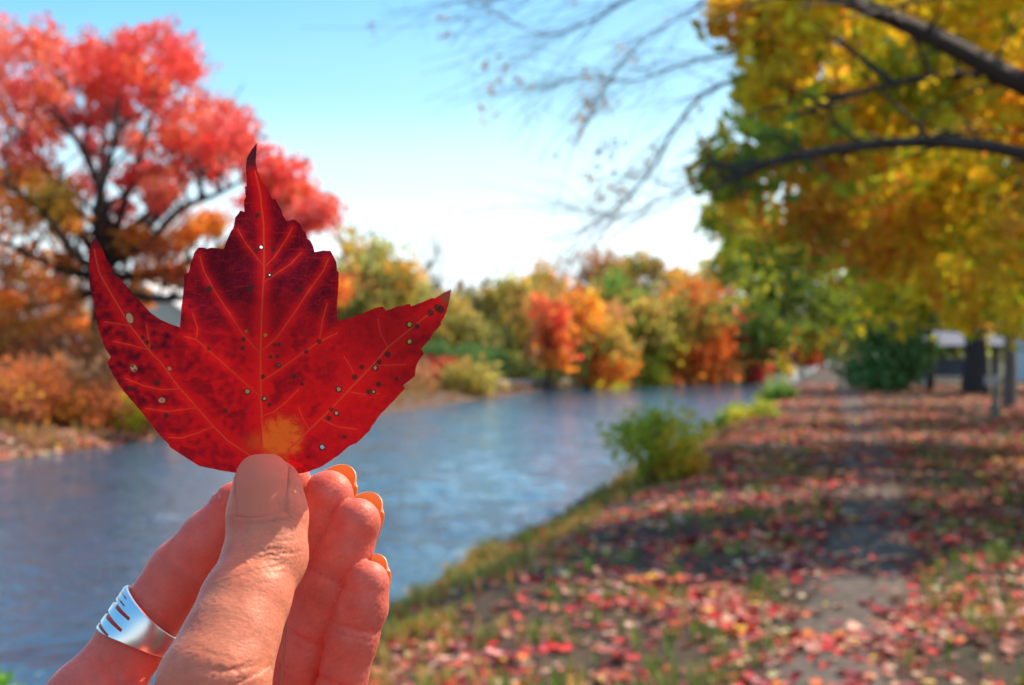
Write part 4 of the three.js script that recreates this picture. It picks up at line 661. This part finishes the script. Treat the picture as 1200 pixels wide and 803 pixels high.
  const front = (p) => { // first skin along the nail's normal
    let t = 12; for (let i = 0; i < 60; i++) { const d = skinBase(p.x + nz0.x * t, p.y + nz0.y * t, p.z + nz0.z * t); t -= Math.max(0.05, d * 0.7); if (d < 0.02 || t < -20) break; } return t;
  };
  const tb = front(nailC.clone().addScaledVector(nailY, -nailHL + 0.5)), tm = front(nailC.clone().addScaledVector(nailY, 2)), te = front(nailC.clone().addScaledVector(nailY, 6.2));
  part('thumbnail', plate((u, v) => {
    const yy = lerp(-nailHL, nailHL + 0.9, v) + (v > 0.8 ? -(3.4 * u * u * u * u + 0.6 * u * u) * (v - 0.8) / 0.2 : 0) + (v < 0.25 ? 0.9 * u * u * (0.25 - v) / 0.25 : 0), x = u * nailHW * (1 - 0.05 * (1 - v));
    const h = yy < 2 ? lerp(tb, tm, (yy + nailHL) / (2 + nailHL)) : lerp(tm, te, (yy - 2) / 4.2), z = Math.max(h, te - 2.2) + 0.0 - x * x / (2 * 9.5) - 0.25 + 0.05 * Math.sin(x * 3.1) * 0.5;
    return [nailC.clone().addScaledVector(nailX, x).addScaledVector(nailY, yy).addScaledVector(nz0, z), nz0.clone().addScaledVector(nailX, x / 9.5).normalize()];
  }, 18, 16, 0.45), thumbNailMat, hand);
  for (const [k, side, lift, out] of [['middle', [0.42, 0.12, -0.9], 1.7, 0.35], ['ring', [0.4, 0.2, -0.92], 1.7, 0.35], ['pinky', [0.34, 0.15, -0.94], 1.4, 0.3]]) {
    const a = V(...fingersJ[k][0][0]), b = V(...fingersJ[k][1][0]), r = fingersJ[k][0][1], ax = a.clone().sub(b).normalize(), n0 = V(...side); n0.addScaledVector(ax, -n0.dot(ax)).normalize(); const sx = ax.clone().cross(n0).normalize();
    part('fingernail', plate((u, v) => {
      const ang = u * 1.05, y = lerp(-6, r + lift, v) - (v > 0.75 ? u * u * 3.4 * (v - 0.75) / 0.25 : 0), rr = (r + out) * (1 - 0.10 * v * v);
      const n = n0.clone().multiplyScalar(Math.cos(ang)).addScaledVector(sx, Math.sin(ang));
      return [a.clone().addScaledVector(ax, y).addScaledVector(n, rr * (1 - 0.16 * sstep(0.55, 1, v))), n];
    }, 14, 12, 0.5), nailMat, hand);
  }
}

// ------------------------------------------------------------------ the silver ring on the index finger
{
  const pip = J(213, 671, -14), mc = J(102, 832, -8), ax = pip.clone().sub(mc).normalize(), c = pip.clone().lerp(mc, 0.405);
  const left = V(-0.82, 0.58, 0.1); left.addScaledVector(ax, -left.dot(ax)).normalize(); const frontv = ax.clone().cross(left); if (frontv.z < 0) frontv.negate();
  const R = 10.0, T = 1.15, NT = 96, NA = 10, P = [], I = [];
  const half = (th) => [3.2 + 4.2 * Math.pow(Math.max(0, Math.cos(th * 0.5)), 3), 3.4 + 4.2 * Math.pow(Math.max(0, Math.cos(th * 0.5)), 3)];
  for (let i = 0; i <= NT; i++) {
    const th = (i % NT) / NT * Math.PI * 2, tt = th > Math.PI ? th - 2 * Math.PI : th, dir = left.clone().multiplyScalar(Math.cos(th)).addScaledVector(frontv, Math.sin(th)), [hd, hu] = half(tt);
    const prof = [[-1, T * 0.25], [-0.97, T * 0.75], [-0.9, T], [-0.4, T + 0.12], [0, T + 0.16], [0.4, T + 0.12], [0.9, T], [0.97, T * 0.75], [1, T * 0.25], [0.97, 0], [0, -0.08], [-0.97, 0]];
    for (const [s, t] of prof) { const p = c.clone().addScaledVector(dir, R + t + 0.25 * Math.abs(s) * s * s * Math.cos(th)).addScaledVector(ax, s < 0 ? s * hd : s * hu); P.push(p.x, p.y, p.z); }
  }
  const n = 12; for (let i = 0; i < NT; i++) for (let j = 0; j < n; j++) { const a = (i % NT) * n + j, b = (i % NT) * n + (j + 1) % n, d = ((i + 1) % NT) * n + j, e = ((i + 1) % NT) * n + (j + 1) % n; I.push(a, d, b, b, d, e); }
  let g = new THREE.BufferGeometry(); g.setAttribute('position', new THREE.Float32BufferAttribute(P.slice(0, NT * n * 3), 3)); g.setIndex(I); g.computeVertexNormals();
  { // outward winding
    const p = g.attributes.position, v0 = V().fromBufferAttribute(p, I[0] ), q = V().fromBufferAttribute(g.attributes.normal, 4), o = V().fromBufferAttribute(p, 4).sub(c); if (q.dot(o) < 0) { for (let k = 0; k < I.length; k += 3) [I[k + 1], I[k + 2]] = [I[k + 2], I[k + 1]]; g.setIndex(I); g.computeVertexNormals(); }
  }
  g.setAttribute('uv', new THREE.Float32BufferAttribute(new Float32Array(NT * n * 2), 2));
  let band = new Brush(g); band.updateMatrixWorld(); const ev = new Evaluator(); ev.useGroups = false; ev.attributes = ['position', 'normal'];
  for (const [a0, th0, th1, w0, w1] of [[6.4, -0.7, 0.7, 1.5, 0.4], [4.6, -0.7, 0.8, 1.6, 0.4], [2.6, -0.7, 1.15, 2.4, 0.9], [-1.2, -0.7, 1.15, 2.8, 0.9], [-4.6, -0.7, 0.9, 2.0, 0.7], [-6.3, -0.5, 0.7, 1.0, 0.4]]) {
    const Q = [], QI = [], S = 8; // a tapering slot cut through the band
    for (let i = 0; i <= S; i++) { const t = i / S, th = lerp(th0, th1, t), w = lerp(w0, w1, Math.pow(t, 0.8)) * 0.5, dir = left.clone().multiplyScalar(Math.cos(th)).addScaledVector(frontv, Math.sin(th)), ao = a0 - 1.1 * t; for (const [s, r] of [[-1, R - 1], [1, R - 1], [1, R + 3], [-1, R + 3]]) { const p = c.clone().addScaledVector(dir, r).addScaledVector(ax, ao + s * w); Q.push(p.x, p.y, p.z); } }
    for (let i = 0; i < S; i++) for (let j = 0; j < 4; j++) { const a = i * 4 + j, b = i * 4 + (j + 1) % 4, d = a + 4, e = b + 4; QI.push(a, b, d, b, e, d); }
    QI.push(0, 2, 1, 0, 3, 2, S * 4, S * 4 + 1, S * 4 + 2, S * 4, S * 4 + 2, S * 4 + 3);
    let qg = new THREE.BufferGeometry(); qg.setAttribute('position', new THREE.Float32BufferAttribute(Q, 3)); qg.setIndex(QI); 
    { let vol = 0; const A = V(), B2 = V(), C2 = V(), p = qg.attributes.position; for (let k = 0; k < QI.length; k += 3) { A.fromBufferAttribute(p, QI[k]).sub(c); B2.fromBufferAttribute(p, QI[k + 1]).sub(c); C2.fromBufferAttribute(p, QI[k + 2]).sub(c); vol += A.dot(B2.cross(C2)); } if (vol < 0) { for (let k = 0; k < QI.length; k += 3) [QI[k + 1], QI[k + 2]] = [QI[k + 2], QI[k + 1]]; qg.setIndex(QI); } }
    qg = qg.toNonIndexed(); qg.computeVertexNormals();
    const cut = new Brush(qg); cut.updateMatrixWorld(); band = ev.evaluate(band, cut, SUBTRACTION); band.updateMatrixWorld();
  }
  g = band.geometry.clone(); const p = g.attributes.position, cw = c.clone(); for (let i = 0; i < p.count; i++) p.setXYZ(i, (p.getX(i) - cw.x) / 1000, (p.getY(i) - cw.y) / 1000, (p.getZ(i) - cw.z) / 1000);
  const clean = new THREE.BufferGeometry(); clean.setAttribute('position', g.attributes.position); clean.setAttribute('normal', g.attributes.normal); if (g.index) clean.setIndex(g.index);
  if (g.drawRange.count !== Infinity) clean.setDrawRange(g.drawRange.start, g.drawRange.count);
  const m = new THREE.Mesh(clean, new THREE.MeshPhysicalMaterial({ color: rgb(0.8, 0.78, 0.76), metalness: 1, roughness: 0.3 }));
  m.position.copy(c.clone().add(O).multiplyScalar(0.001));
  tag(top(m, 'silver_ring'), 'wide silver ring with cut notches worn on the index finger', 'ring');
}

// ------------------------------------------------------------------ the held maple leaf
{
  const OUT = [[109.1, 276.9], [104.9, 286], [103.5, 300], [103, 320], [104.3, 337.7], [108.3, 355.6], [109.9, 371.6], [113.9, 389.5], [119.9, 407.4], [126.9, 418.4], [122.5, 424.9], [124.9, 432], [129.9, 442], [133.5, 447], [137.3, 454.2], [147.8, 466.8], [161.8, 482.7], [173.7, 496.7], [183.7, 509.6], [195.6, 520.6], [197.6, 524.6], [213.6, 534.5], [233.5, 546.5], [247.4, 549.1], [260, 551.9], [274, 554], [290, 557], [306, 558], [322, 560], [336, 558], [347, 555.5], [360, 553.5], [377.8, 546.5], [395.8, 534.6], [409.7, 522.6], [417.7, 519.6], [433.6, 504.7], [436.6, 498.7], [445.6, 486.7], [457.5, 473.8], [467, 464], [475.4, 455.5], [472.5, 451.8], [480, 446], [486.4, 440.1], [487.1, 431.6], [490, 424], [496.6, 414.7], [493.5, 408.8], [497, 404.5], [503.4, 397.7], [505, 393.5], [508.7, 388.2], [516.1, 380.8], [516, 377], [519.5, 372], [522.9, 364.9], [525.6, 352.2], [528.4, 338.9], [518.2, 343.1], [508.7, 349.1], [505, 348.8], [492.8, 354.4], [481.1, 358.6], [479.5, 355.8], [465.3, 359], [452.1, 363.9], [448.3, 359.2], [439.9, 360.7], [422.9, 368.5], [406, 374], [396.5, 376.2], [395.4, 366], [395.6, 352], [396.8, 335], [396.8, 319.4], [394.6, 316.9], [393.8, 307], [391.3, 302], [386.8, 293.8], [378, 293.4], [368.1, 295.2], [366.4, 288.3], [363.1, 282], [359.4, 279.6], [357.4, 272.1], [354, 269], [350.7, 262.1], [344.5, 256.6], [334.5, 258.4], [330.8, 252.2], [328.5, 245], [325.8, 240.9], [322, 233], [318.3, 233], [312.1, 221], [304.6, 209.8], [300.9, 199.9], [299.1, 189.9], [300.1, 178.7], [301.6, 167.5], [294.6, 174.9], [288.4, 184.9], [286.7, 194.9], [287.7, 207.3], [287.2, 217.3], [285, 217.8], [285.9, 229.7], [283.4, 234.7], [283.9, 247.2], [279.2, 245.4], [276, 250], [273, 253.4], [272, 260], [270.2, 267.1], [268, 269.5], [264.8, 277.1], [259.8, 290.8], [244.8, 289.5], [239.9, 291], [237.4, 289.5], [229.9, 289.5], [224.9, 295.7], [223.5, 302], [221.2, 306.9], [218.7, 319.4], [213, 321.9], [213.7, 331.9], [212.5, 345], [210.5, 361.6], [208.9, 383.5], [199.6, 380.5], [185.6, 374.6], [173.7, 366.6], [163.7, 355.6], [155.8, 347.7], [145.8, 335.7], [136.8, 324.8], [132.5, 319], [130.8, 315.8], [121.9, 301.8], [115.9, 285.9]];
  const HOLES = [[304.1, 289, 2.3], [315, 322, 1.2], [290, 388.6, 2.6], [311.5, 392.7, 2.6], [327.2, 428, 1.9], [290.2, 458.8, 2.9], [310.3, 467, 2.4], [397.5, 456, 3.0], [394.8, 484, 2.6], [377.8, 524, 3.1], [440.6, 431, 2.7], [438.6, 459, 2.0], [479.5, 380.4, 3.1], [479.7, 400.3, 2.9], [152.2, 429, 2.6], [155.8, 434.3, 2.6], [196.6, 432, 1.8], [187.7, 469.4, 2.9]];
  const VEINS = [ // [points, base radius mm]
    [[[322, 556], [311, 534], [308.4, 527.5], [305.8, 470], [306.3, 407], [307.4, 340], [308.3, 322], [307.1, 260], [303.4, 225], [298, 200]], 0.42],
    [[[318, 552], [290, 532], [267, 517], [249, 499], [220, 466.6], [207.6, 453.8], [185.7, 424], [175.7, 415], [149.8, 381.5], [129.8, 347.7], [114, 318], [109, 292]], 0.36],
    [[[326, 553], [336, 531], [350, 515.6], [387.8, 479.8], [437.6, 428], [454.7, 407.3], [488.6, 378.7], [514, 357.5]], 0.36],
    [[[305.4, 465], [268, 431], [240, 407], [229, 398], [214, 394]], 0.2], [[[229, 398], [231, 385], [225, 368]], 0.14],
    [[[306, 415], [285, 391.6], [262, 357], [250, 340], [237, 317], [232, 300]], 0.22],
    [[[307, 447], [327.6, 434], [352, 416], [374.7, 400.5], [396, 390.4]], 0.22], [[[374.7, 400.5], [379, 374], [384, 356]], 0.13],
    [[[306.3, 412], [325.4, 396], [345, 367], [361, 342], [379, 317], [384, 304]], 0.22],
    [[[307.8, 312], [297, 298], [286, 284.5], [276, 268]], 0.15], [[[308.2, 313], [320, 301], [334.5, 279.6], [342, 266]], 0.15], [[[308, 331], [322, 321], [339.5, 309.4], [352, 296]], 0.14],
    [[[307, 488], [320, 483], [332, 474.5], [350, 456.6]], 0.12],
    [[[209, 455.5], [200, 456.5], [185.7, 456.8], [165, 452], [143.8, 443.9]], 0.17], [[[230, 478], [213, 480], [195.6, 482.7], [168, 479]], 0.15], [[[250, 500], [230, 508], [211.6, 513.6], [196, 513]], 0.15],
    [[[150, 382], [135, 379], [120, 377]], 0.12], [[[172, 410], [150, 404], [130, 400]], 0.13], [[[173, 411], [172, 398], [169, 381]], 0.12],
    [[[454.7, 407.3], [446, 390], [443, 374]], 0.14], [[[437.6, 428], [456, 428], [476, 427]], 0.12], [[[408, 459], [428, 462], [445, 461]], 0.13], [[[376, 491], [396, 500], [418, 503]], 0.13], [[[363, 504], [355, 490], [350, 478]], 0.12], [[[420, 447], [412, 430], [404, 418]], 0.13],
  ];
  const s0 = K * LEAF_D, cx = 322, cy = 556, base = at(cx, cy, LEAF_D);
  const zOf = (x, y) => { // gentle cupping and waves, metres, from leaf-plane metres
    const r = Math.hypot(x, y), q = sstep(0.012, 0.05, r);
    return q * (0.0026 * Math.sin(x * 52 + 0.6) + 0.002 * Math.sin(y * 60 + x * 30) + 0.0005 * Math.sin(x * 170 + y * 90) - 0.05 * r * 0.6 + 0.004 * sstep(0.06, 0.1, r)) ;
  };
  const loc = (px, py) => V((px - cx) * s0, (cy - py) * s0, 0);
  const contour = []; // finely toothed, slightly uneven edge
  OUT.forEach((p, i) => { const q = OUT[(i + 1) % OUT.length], L = Math.hypot(q[0] - p[0], q[1] - p[1]), n = Math.max(1, Math.round(L / 4)); for (let k = 0; k < n; k++) { const t = k / n; const w = k ? 0.35 * n2(p[0] * 3 + k, p[1]) : 0; contour.push([lerp(p[0], q[0], t) + w, lerp(p[1], q[1], t) + w]); } });
  const shape = contour.map(([x, y]) => { const v = loc(x, y); return new THREE.Vector2(v.x, v.y); }).reverse();
  const holes = HOLES.map(([x, y, r], h) => Array.from({ length: 9 }, (_, i) => { const a = i / 9 * 6.283, rr = r * (0.82 + 0.28 * n2(h * 7 + i * 0.8, 2)); const v = loc(x + Math.cos(a) * rr, y + Math.sin(a) * rr); return new THREE.Vector2(v.x, v.y); }));
  const faces = THREE.ShapeUtils.triangulateShape(shape, holes), verts = [...shape, ...holes.flat()], P = [];
  for (const f of faces) for (const k of f) P.push(verts[k].x, verts[k].y, 0);
  let g = new THREE.BufferGeometry(); g.setAttribute('position', new THREE.Float32BufferAttribute(P, 3));
  g = new TessellateModifier(0.0032, 12).modify(g); g.deleteAttribute('normal'); g.deleteAttribute('uv'); g = mergeVertices(g, 1e-6);
  const p = g.attributes.position, uv = new Float32Array(p.count * 2), X0 = 95, Y0 = 160, SP = 445;
  for (let i = 0; i < p.count; i++) { const x = p.getX(i), y = p.getY(i); uv[i * 2] = (x / s0 + cx - X0) / SP; uv[i * 2 + 1] = (cy - y / s0 - Y0) / SP; p.setZ(i, zOf(x, y)); }
  g.setAttribute('uv', new THREE.BufferAttribute(uv, 2)); g.computeVertexNormals();
  { const nn = g.attributes.normal; if (nn.getZ(10) < 0) { const ix = g.index.array; for (let k = 0; k < ix.length; k += 3) { const t = ix[k + 1]; ix[k + 1] = ix[k + 2]; ix[k + 2] = t; } g.computeVertexNormals(); } }
  // pigment: maroon and red between the ribs, orange at the base, spots
  const S = 1000, data = new Uint8Array(S * S * 4), segs = [];
  VEINS.forEach(([pts, r]) => pts.slice(1).forEach((q, i) => segs.push([...pts[i], ...q, r])));
  const TAN = [[149.2, 372.6, 3.8, 6.4, -0.4], [154, 431.5, 3.6, 5.2, -0.6], [187.7, 469.4, 4, 3.2, 0], [196.6, 432, 2.6, 2.1, 0.5]];
  const DARK = [[182.3, 449, 4], [149.8, 455.4, 3.6], [193.2, 487.3, 3.6], [416.7, 441.5, 3.6], [444.6, 450, 3.6], [445, 424, 3.4], [385.8, 489.7, 3.4], [388.8, 479.4, 2.4], [333, 542, 4], [345, 551.5, 3], [465.5, 443.5, 2], [404, 511.7, 2.6], [243.6, 338.8, 4.4], [292.7, 337.3, 4.6], [299.6, 251, 3.2], [319, 292, 3], [314.6, 322, 3.2], [298.4, 293, 2.6], [352, 339, 2.6], [176, 407, 3], [170, 401, 3], [165, 395, 2.6], [286, 397.5, 3], [285.5, 408, 2.6], [323, 404, 2.2], [328, 403.5, 2.2], [318, 418, 2.4], [326, 417.5, 2.4], [375, 400, 3], [360, 412, 2.6], [244.5, 408.5, 2.4], [309, 441, 2.8], [316, 474, 2.8], [264, 481, 3], [345, 442, 2], [355, 450, 2.2], [433, 459, 4], [488, 382, 3.2], [504, 366, 4.5], [516, 362, 5.5], [512, 360, 5], [455, 415, 4], [425, 430, 3], [346, 440, 2], [133, 321, 3.6], [131, 316, 3]];
  const ringed = HOLES.filter((h) => h[2] > 1 && ![290, 311.5, 152.2, 155.8, 196.6, 187.7].includes(h[0]));
  const hash = (a, b) => { const q = Math.sin(a * 127.1 + b * 311.7) * 43758.5453; return q - Math.floor(q); };
  const cellEdge = (x, y) => { const ix = Math.floor(x), iy = Math.floor(y); let a = 9, b = 9; for (let j = -1; j < 2; j++) for (let i = -1; i < 2; i++) { const ca = ix + i + hash(ix + i, iy + j) - x, cb = iy + j + hash(iy + j, ix + i + 7) - y, q = Math.sqrt(ca * ca + cb * cb); if (q < a) { b = a; a = q; } else if (q < b) b = q; } return b - a; };
  const GRID = 24, bins = new Map(); segs.forEach((sg) => { const R = 16; for (let gx = Math.floor((Math.min(sg[0], sg[2]) - R) / GRID); gx <= (Math.max(sg[0], sg[2]) + R) / GRID; gx++) for (let gy = Math.floor((Math.min(sg[1], sg[3]) - R) / GRID); gy <= (Math.max(sg[1], sg[3]) + R) / GRID; gy++) { const k = gx * 1000 + gy; if (!bins.has(k)) bins.set(k, []); bins.get(k).push(sg); } });
  const mixc = (a, b, t) => [lerp(a[0], b[0], t), lerp(a[1], b[1], t), lerp(a[2], b[2], t)];
  const cv = document.createElement('canvas'); cv.width = cv.height = S; const c2 = cv.getContext('2d'); c2.fillStyle = c2.strokeStyle = '#fff'; c2.lineWidth = 12; c2.beginPath(); OUT.forEach(([x, y]) => c2.lineTo((x - X0) / SP * S, (y - Y0) / SP * S)); c2.closePath(); c2.fill(); c2.stroke();
  const inside = c2.getImageData(0, 0, S, S).data;   // only what lies on the blade is worked out
  for (let j = 0; j < S; j++) for (let i = 0; i < S; i++) {
    if (!inside[(j * S + i) * 4]) continue;
    const x = X0 + (i + 0.5) / S * SP, y = Y0 + (j + 0.5) / S * SP, o = (j * S + i) * 4;
    const f1 = n2(x * 0.02, y * 0.02), f2 = n2(x * 0.07 + 5, y * 0.07), f3 = n2(x * 0.35, y * 0.35), f4 = n2(x * 0.9, y * 0.9);
    let vd = 99, halo = 0; for (const sg of bins.get(Math.floor(x / GRID) * 1000 + Math.floor(y / GRID)) ?? []) { const dx = sg[2] - sg[0], dy = sg[3] - sg[1], t = clamp(((x - sg[0]) * dx + (y - sg[1]) * dy) / (dx * dx + dy * dy), 0, 1), qa = x - sg[0] - dx * t, qb = y - sg[1] - dy * t, q = Math.sqrt(qa * qa + qb * qb); vd = Math.min(vd, q / (0.5 + sg[4] * 1.6)); halo = Math.max(halo, Math.exp(-Math.pow(q / (3 + 16 * sg[4]), 2)) * (0.35 + sg[4])); }
    let dark = 0.95 * (1 - sstep(330, 440, y + 0.12 * (x - 300) * 0 + 26 * f1)) * sstep(190, 240, x) * (1 - sstep(388, 410, x));      // crown of the middle lobe
    dark = Math.max(dark, 0.95 * (1 - sstep(170, 300, x + 0.25 * (y - 400) + 30 * f1)) * (0.78 + 0.4 * f2));                              // left lobe
    dark = Math.max(dark, 0.6 * sstep(-0.1, 0.6, f1 + 0.4 * f2) * (1 - sstep(350, 450, x)), 0.5 * sstep(380, 520, x + 10 * f2) * (0.45 + 0.7 * f2), (0.34 - 0.2 * sstep(250, 360, x)) * (1 + f2));
    dark = clamp(dark - 0.75 * halo + 0.13 * f3 + 0.13 * f4, 0, 1);
    let c = mixc([0.54, 0.005, 0.008], [0.07, 0.0015, 0.01], dark);
    c = c.map((q) => q * (1 + 0.12 * f3 + 0.08 * f4));
    const net = 1 - sstep(0, 0.16, cellEdge(x / 6.5 + 0.4 * f3, y / 6.5 + 0.3 * f4)), net2 = 1 - sstep(0, 0.13, cellEdge(x / 17 + 0.3 * f3, y / 17));
    c = mixc(c, [0.7, 0.022, 0.014], (0.12 + 0.16 * sstep(300, 400, x)) * net + 0.2 * net2);
    const om = sstep(0.25, 0.95, Math.exp(-Math.pow((x - 332) / 25, 2) - Math.pow((y - 512) / 27, 2)) * (x > 307 ? 1.15 : 0.62) * (1 + 0.35 * f2 + 0.25 * f3) + 0.45 * Math.exp(-Math.pow((x - 296) / 24, 2) - Math.pow((y - 520) / 22, 2)));
    c = mixc(c, [0.75, 0.13, 0.012], om * 0.85); c = mixc(c, [0.68, 0.009, 0.01], 0.5 * halo * (1 - om));
    if (vd < 1.6) c = mixc(c, [0.7, 0.09, 0.03], 0.55 * (1 - sstep(0.4, 1.3, vd)));
    const spk = n2(x * 0.5 + 40, y * 0.5); if (spk > 0.86) c = mixc(c, [0.12, 0.02, 0.01], 0.55);
    for (const [sx, sy, r] of DARK) { if (Math.abs(x - sx) > 8 || Math.abs(y - sy) > 8) continue; const q = Math.hypot(x - sx, y - sy); if (q < r + 1.5) c = mixc(c, [0.045, 0.018, 0.015], 0.88 * (1 - sstep(r * 0.55, r + 1, q + 0.7 * f4))); }
    for (const [sx, sy, r] of ringed) { if (Math.abs(x - sx) > 9 || Math.abs(y - sy) > 9) continue; const q = Math.hypot(x - sx, y - sy); if (q < r + 4) c = mixc(c, [0.05, 0.02, 0.015], 0.92 * (1 - sstep(r + 0.3, r + 1.7, q + 0.5 * f4))); }
    for (const [sx, sy, a, b, r] of TAN) { const u = (x - sx) * Math.cos(r) + (y - sy) * Math.sin(r), v = -(x - sx) * Math.sin(r) + (y - sy) * Math.cos(r), q = Math.hypot(u / a, v / b); if (q < 1.5) c = mixc(c, q < 1 ? [0.45, 0.24, 0.16] : [0.1, 0.03, 0.02], (1 - sstep(1.05, 1.35, q)) * 0.9); }
    const tips = Math.max(1 - sstep(7, 17, Math.hypot(x - 527, y - 342) + 3 * f3 - (x > 515 ? 2 : 0)), 1 - sstep(189, 204, y + 3 * f3), 0.8 * (1 - sstep(281, 297, y + (x > 130 ? 99 : 0) + 2 * f3)));
    c = mixc(c, x > 450 ? [0.2, 0.06, 0.035] : [0.045, 0.015, 0.02], 0.85 * tips);
    for (let k = 0; k < 3; k++) { const q = clamp(c[k], 0, 1); data[o + k] = 255 * (q <= 0.0031308 ? q * 12.92 : 1.055 * Math.pow(q, 1 / 2.4) - 0.055); } data[o + 3] = 255;
  }
  const map = new THREE.DataTexture(data, S, S); map.colorSpace = THREE.SRGBColorSpace; map.magFilter = THREE.LinearFilter; map.needsUpdate = true;
  const leaf = thing('maple_leaf', 'large red three-lobed maple leaf with insect holes held up by fingers', 'leaf', base);
  part('blade', g, new THREE.MeshPhysicalMaterial({ map, roughness: 0.7, transmission: 0.64, thickness: 0, specularIntensity: 0.15, side: THREE.DoubleSide, bumpMap: map, bumpScale: 0.0002 }), leaf);
  const veinMat = new THREE.MeshPhysicalMaterial({ color: rgb(0.68, 0.04, 0.02), roughness: 0.9, specularIntensity: 0.2, transmission: 0.6, thickness: 0, side: THREE.DoubleSide });
  const ribMat = new THREE.MeshPhysicalMaterial({ color: rgb(0.74, 0.14, 0.03), roughness: 0.9, specularIntensity: 0.2, transmission: 0.6, thickness: 0, side: THREE.DoubleSide });
  for (const [pts, r] of VEINS) { const P3 = pts.map(([x, y]) => { const v = loc(x, y); v.z = zOf(v.x, v.y) + 0.00005; return v; }); const n = Math.max(6, pts.length * 4), [Q, R] = spline(P3, pts.map((_, i) => r * 0.001 * 0.32 * (1 - 0.75 * i / (pts.length - 1))), n); Q.forEach((v) => { v.z = zOf(v.x, v.y) + 0.00002; }); part(r > 0.3 ? 'rib' : 'vein', tube(Q, R, 6), r > 0.3 ? ribMat : veinMat, leaf); }
  const st = [[322, 556, 0], [324, 590, 0.5], [330, 650, 1.5], [336, 710, 3], [333, 760, 5], [329, 806, 7], [326, 850, 9]].map(([x, y, z]) => at(x, y, LEAF_D - z / 1000).sub(base));
  part('stem', tube(...spline(st, [0.0006, 0.0005, 0.00045, 0.00042, 0.00042, 0.00045, 0.0006], 30), 8), new THREE.MeshPhysicalMaterial({ color: rgb(0.6, 0.13, 0.03), roughness: 0.5, transmission: 0.2, thickness: 0 }), leaf);
}
scene.traverse((o) => { if (o.isMesh) { o.castShadow = true; o.receiveShadow = true; } });
renderer.render(scene, camera);
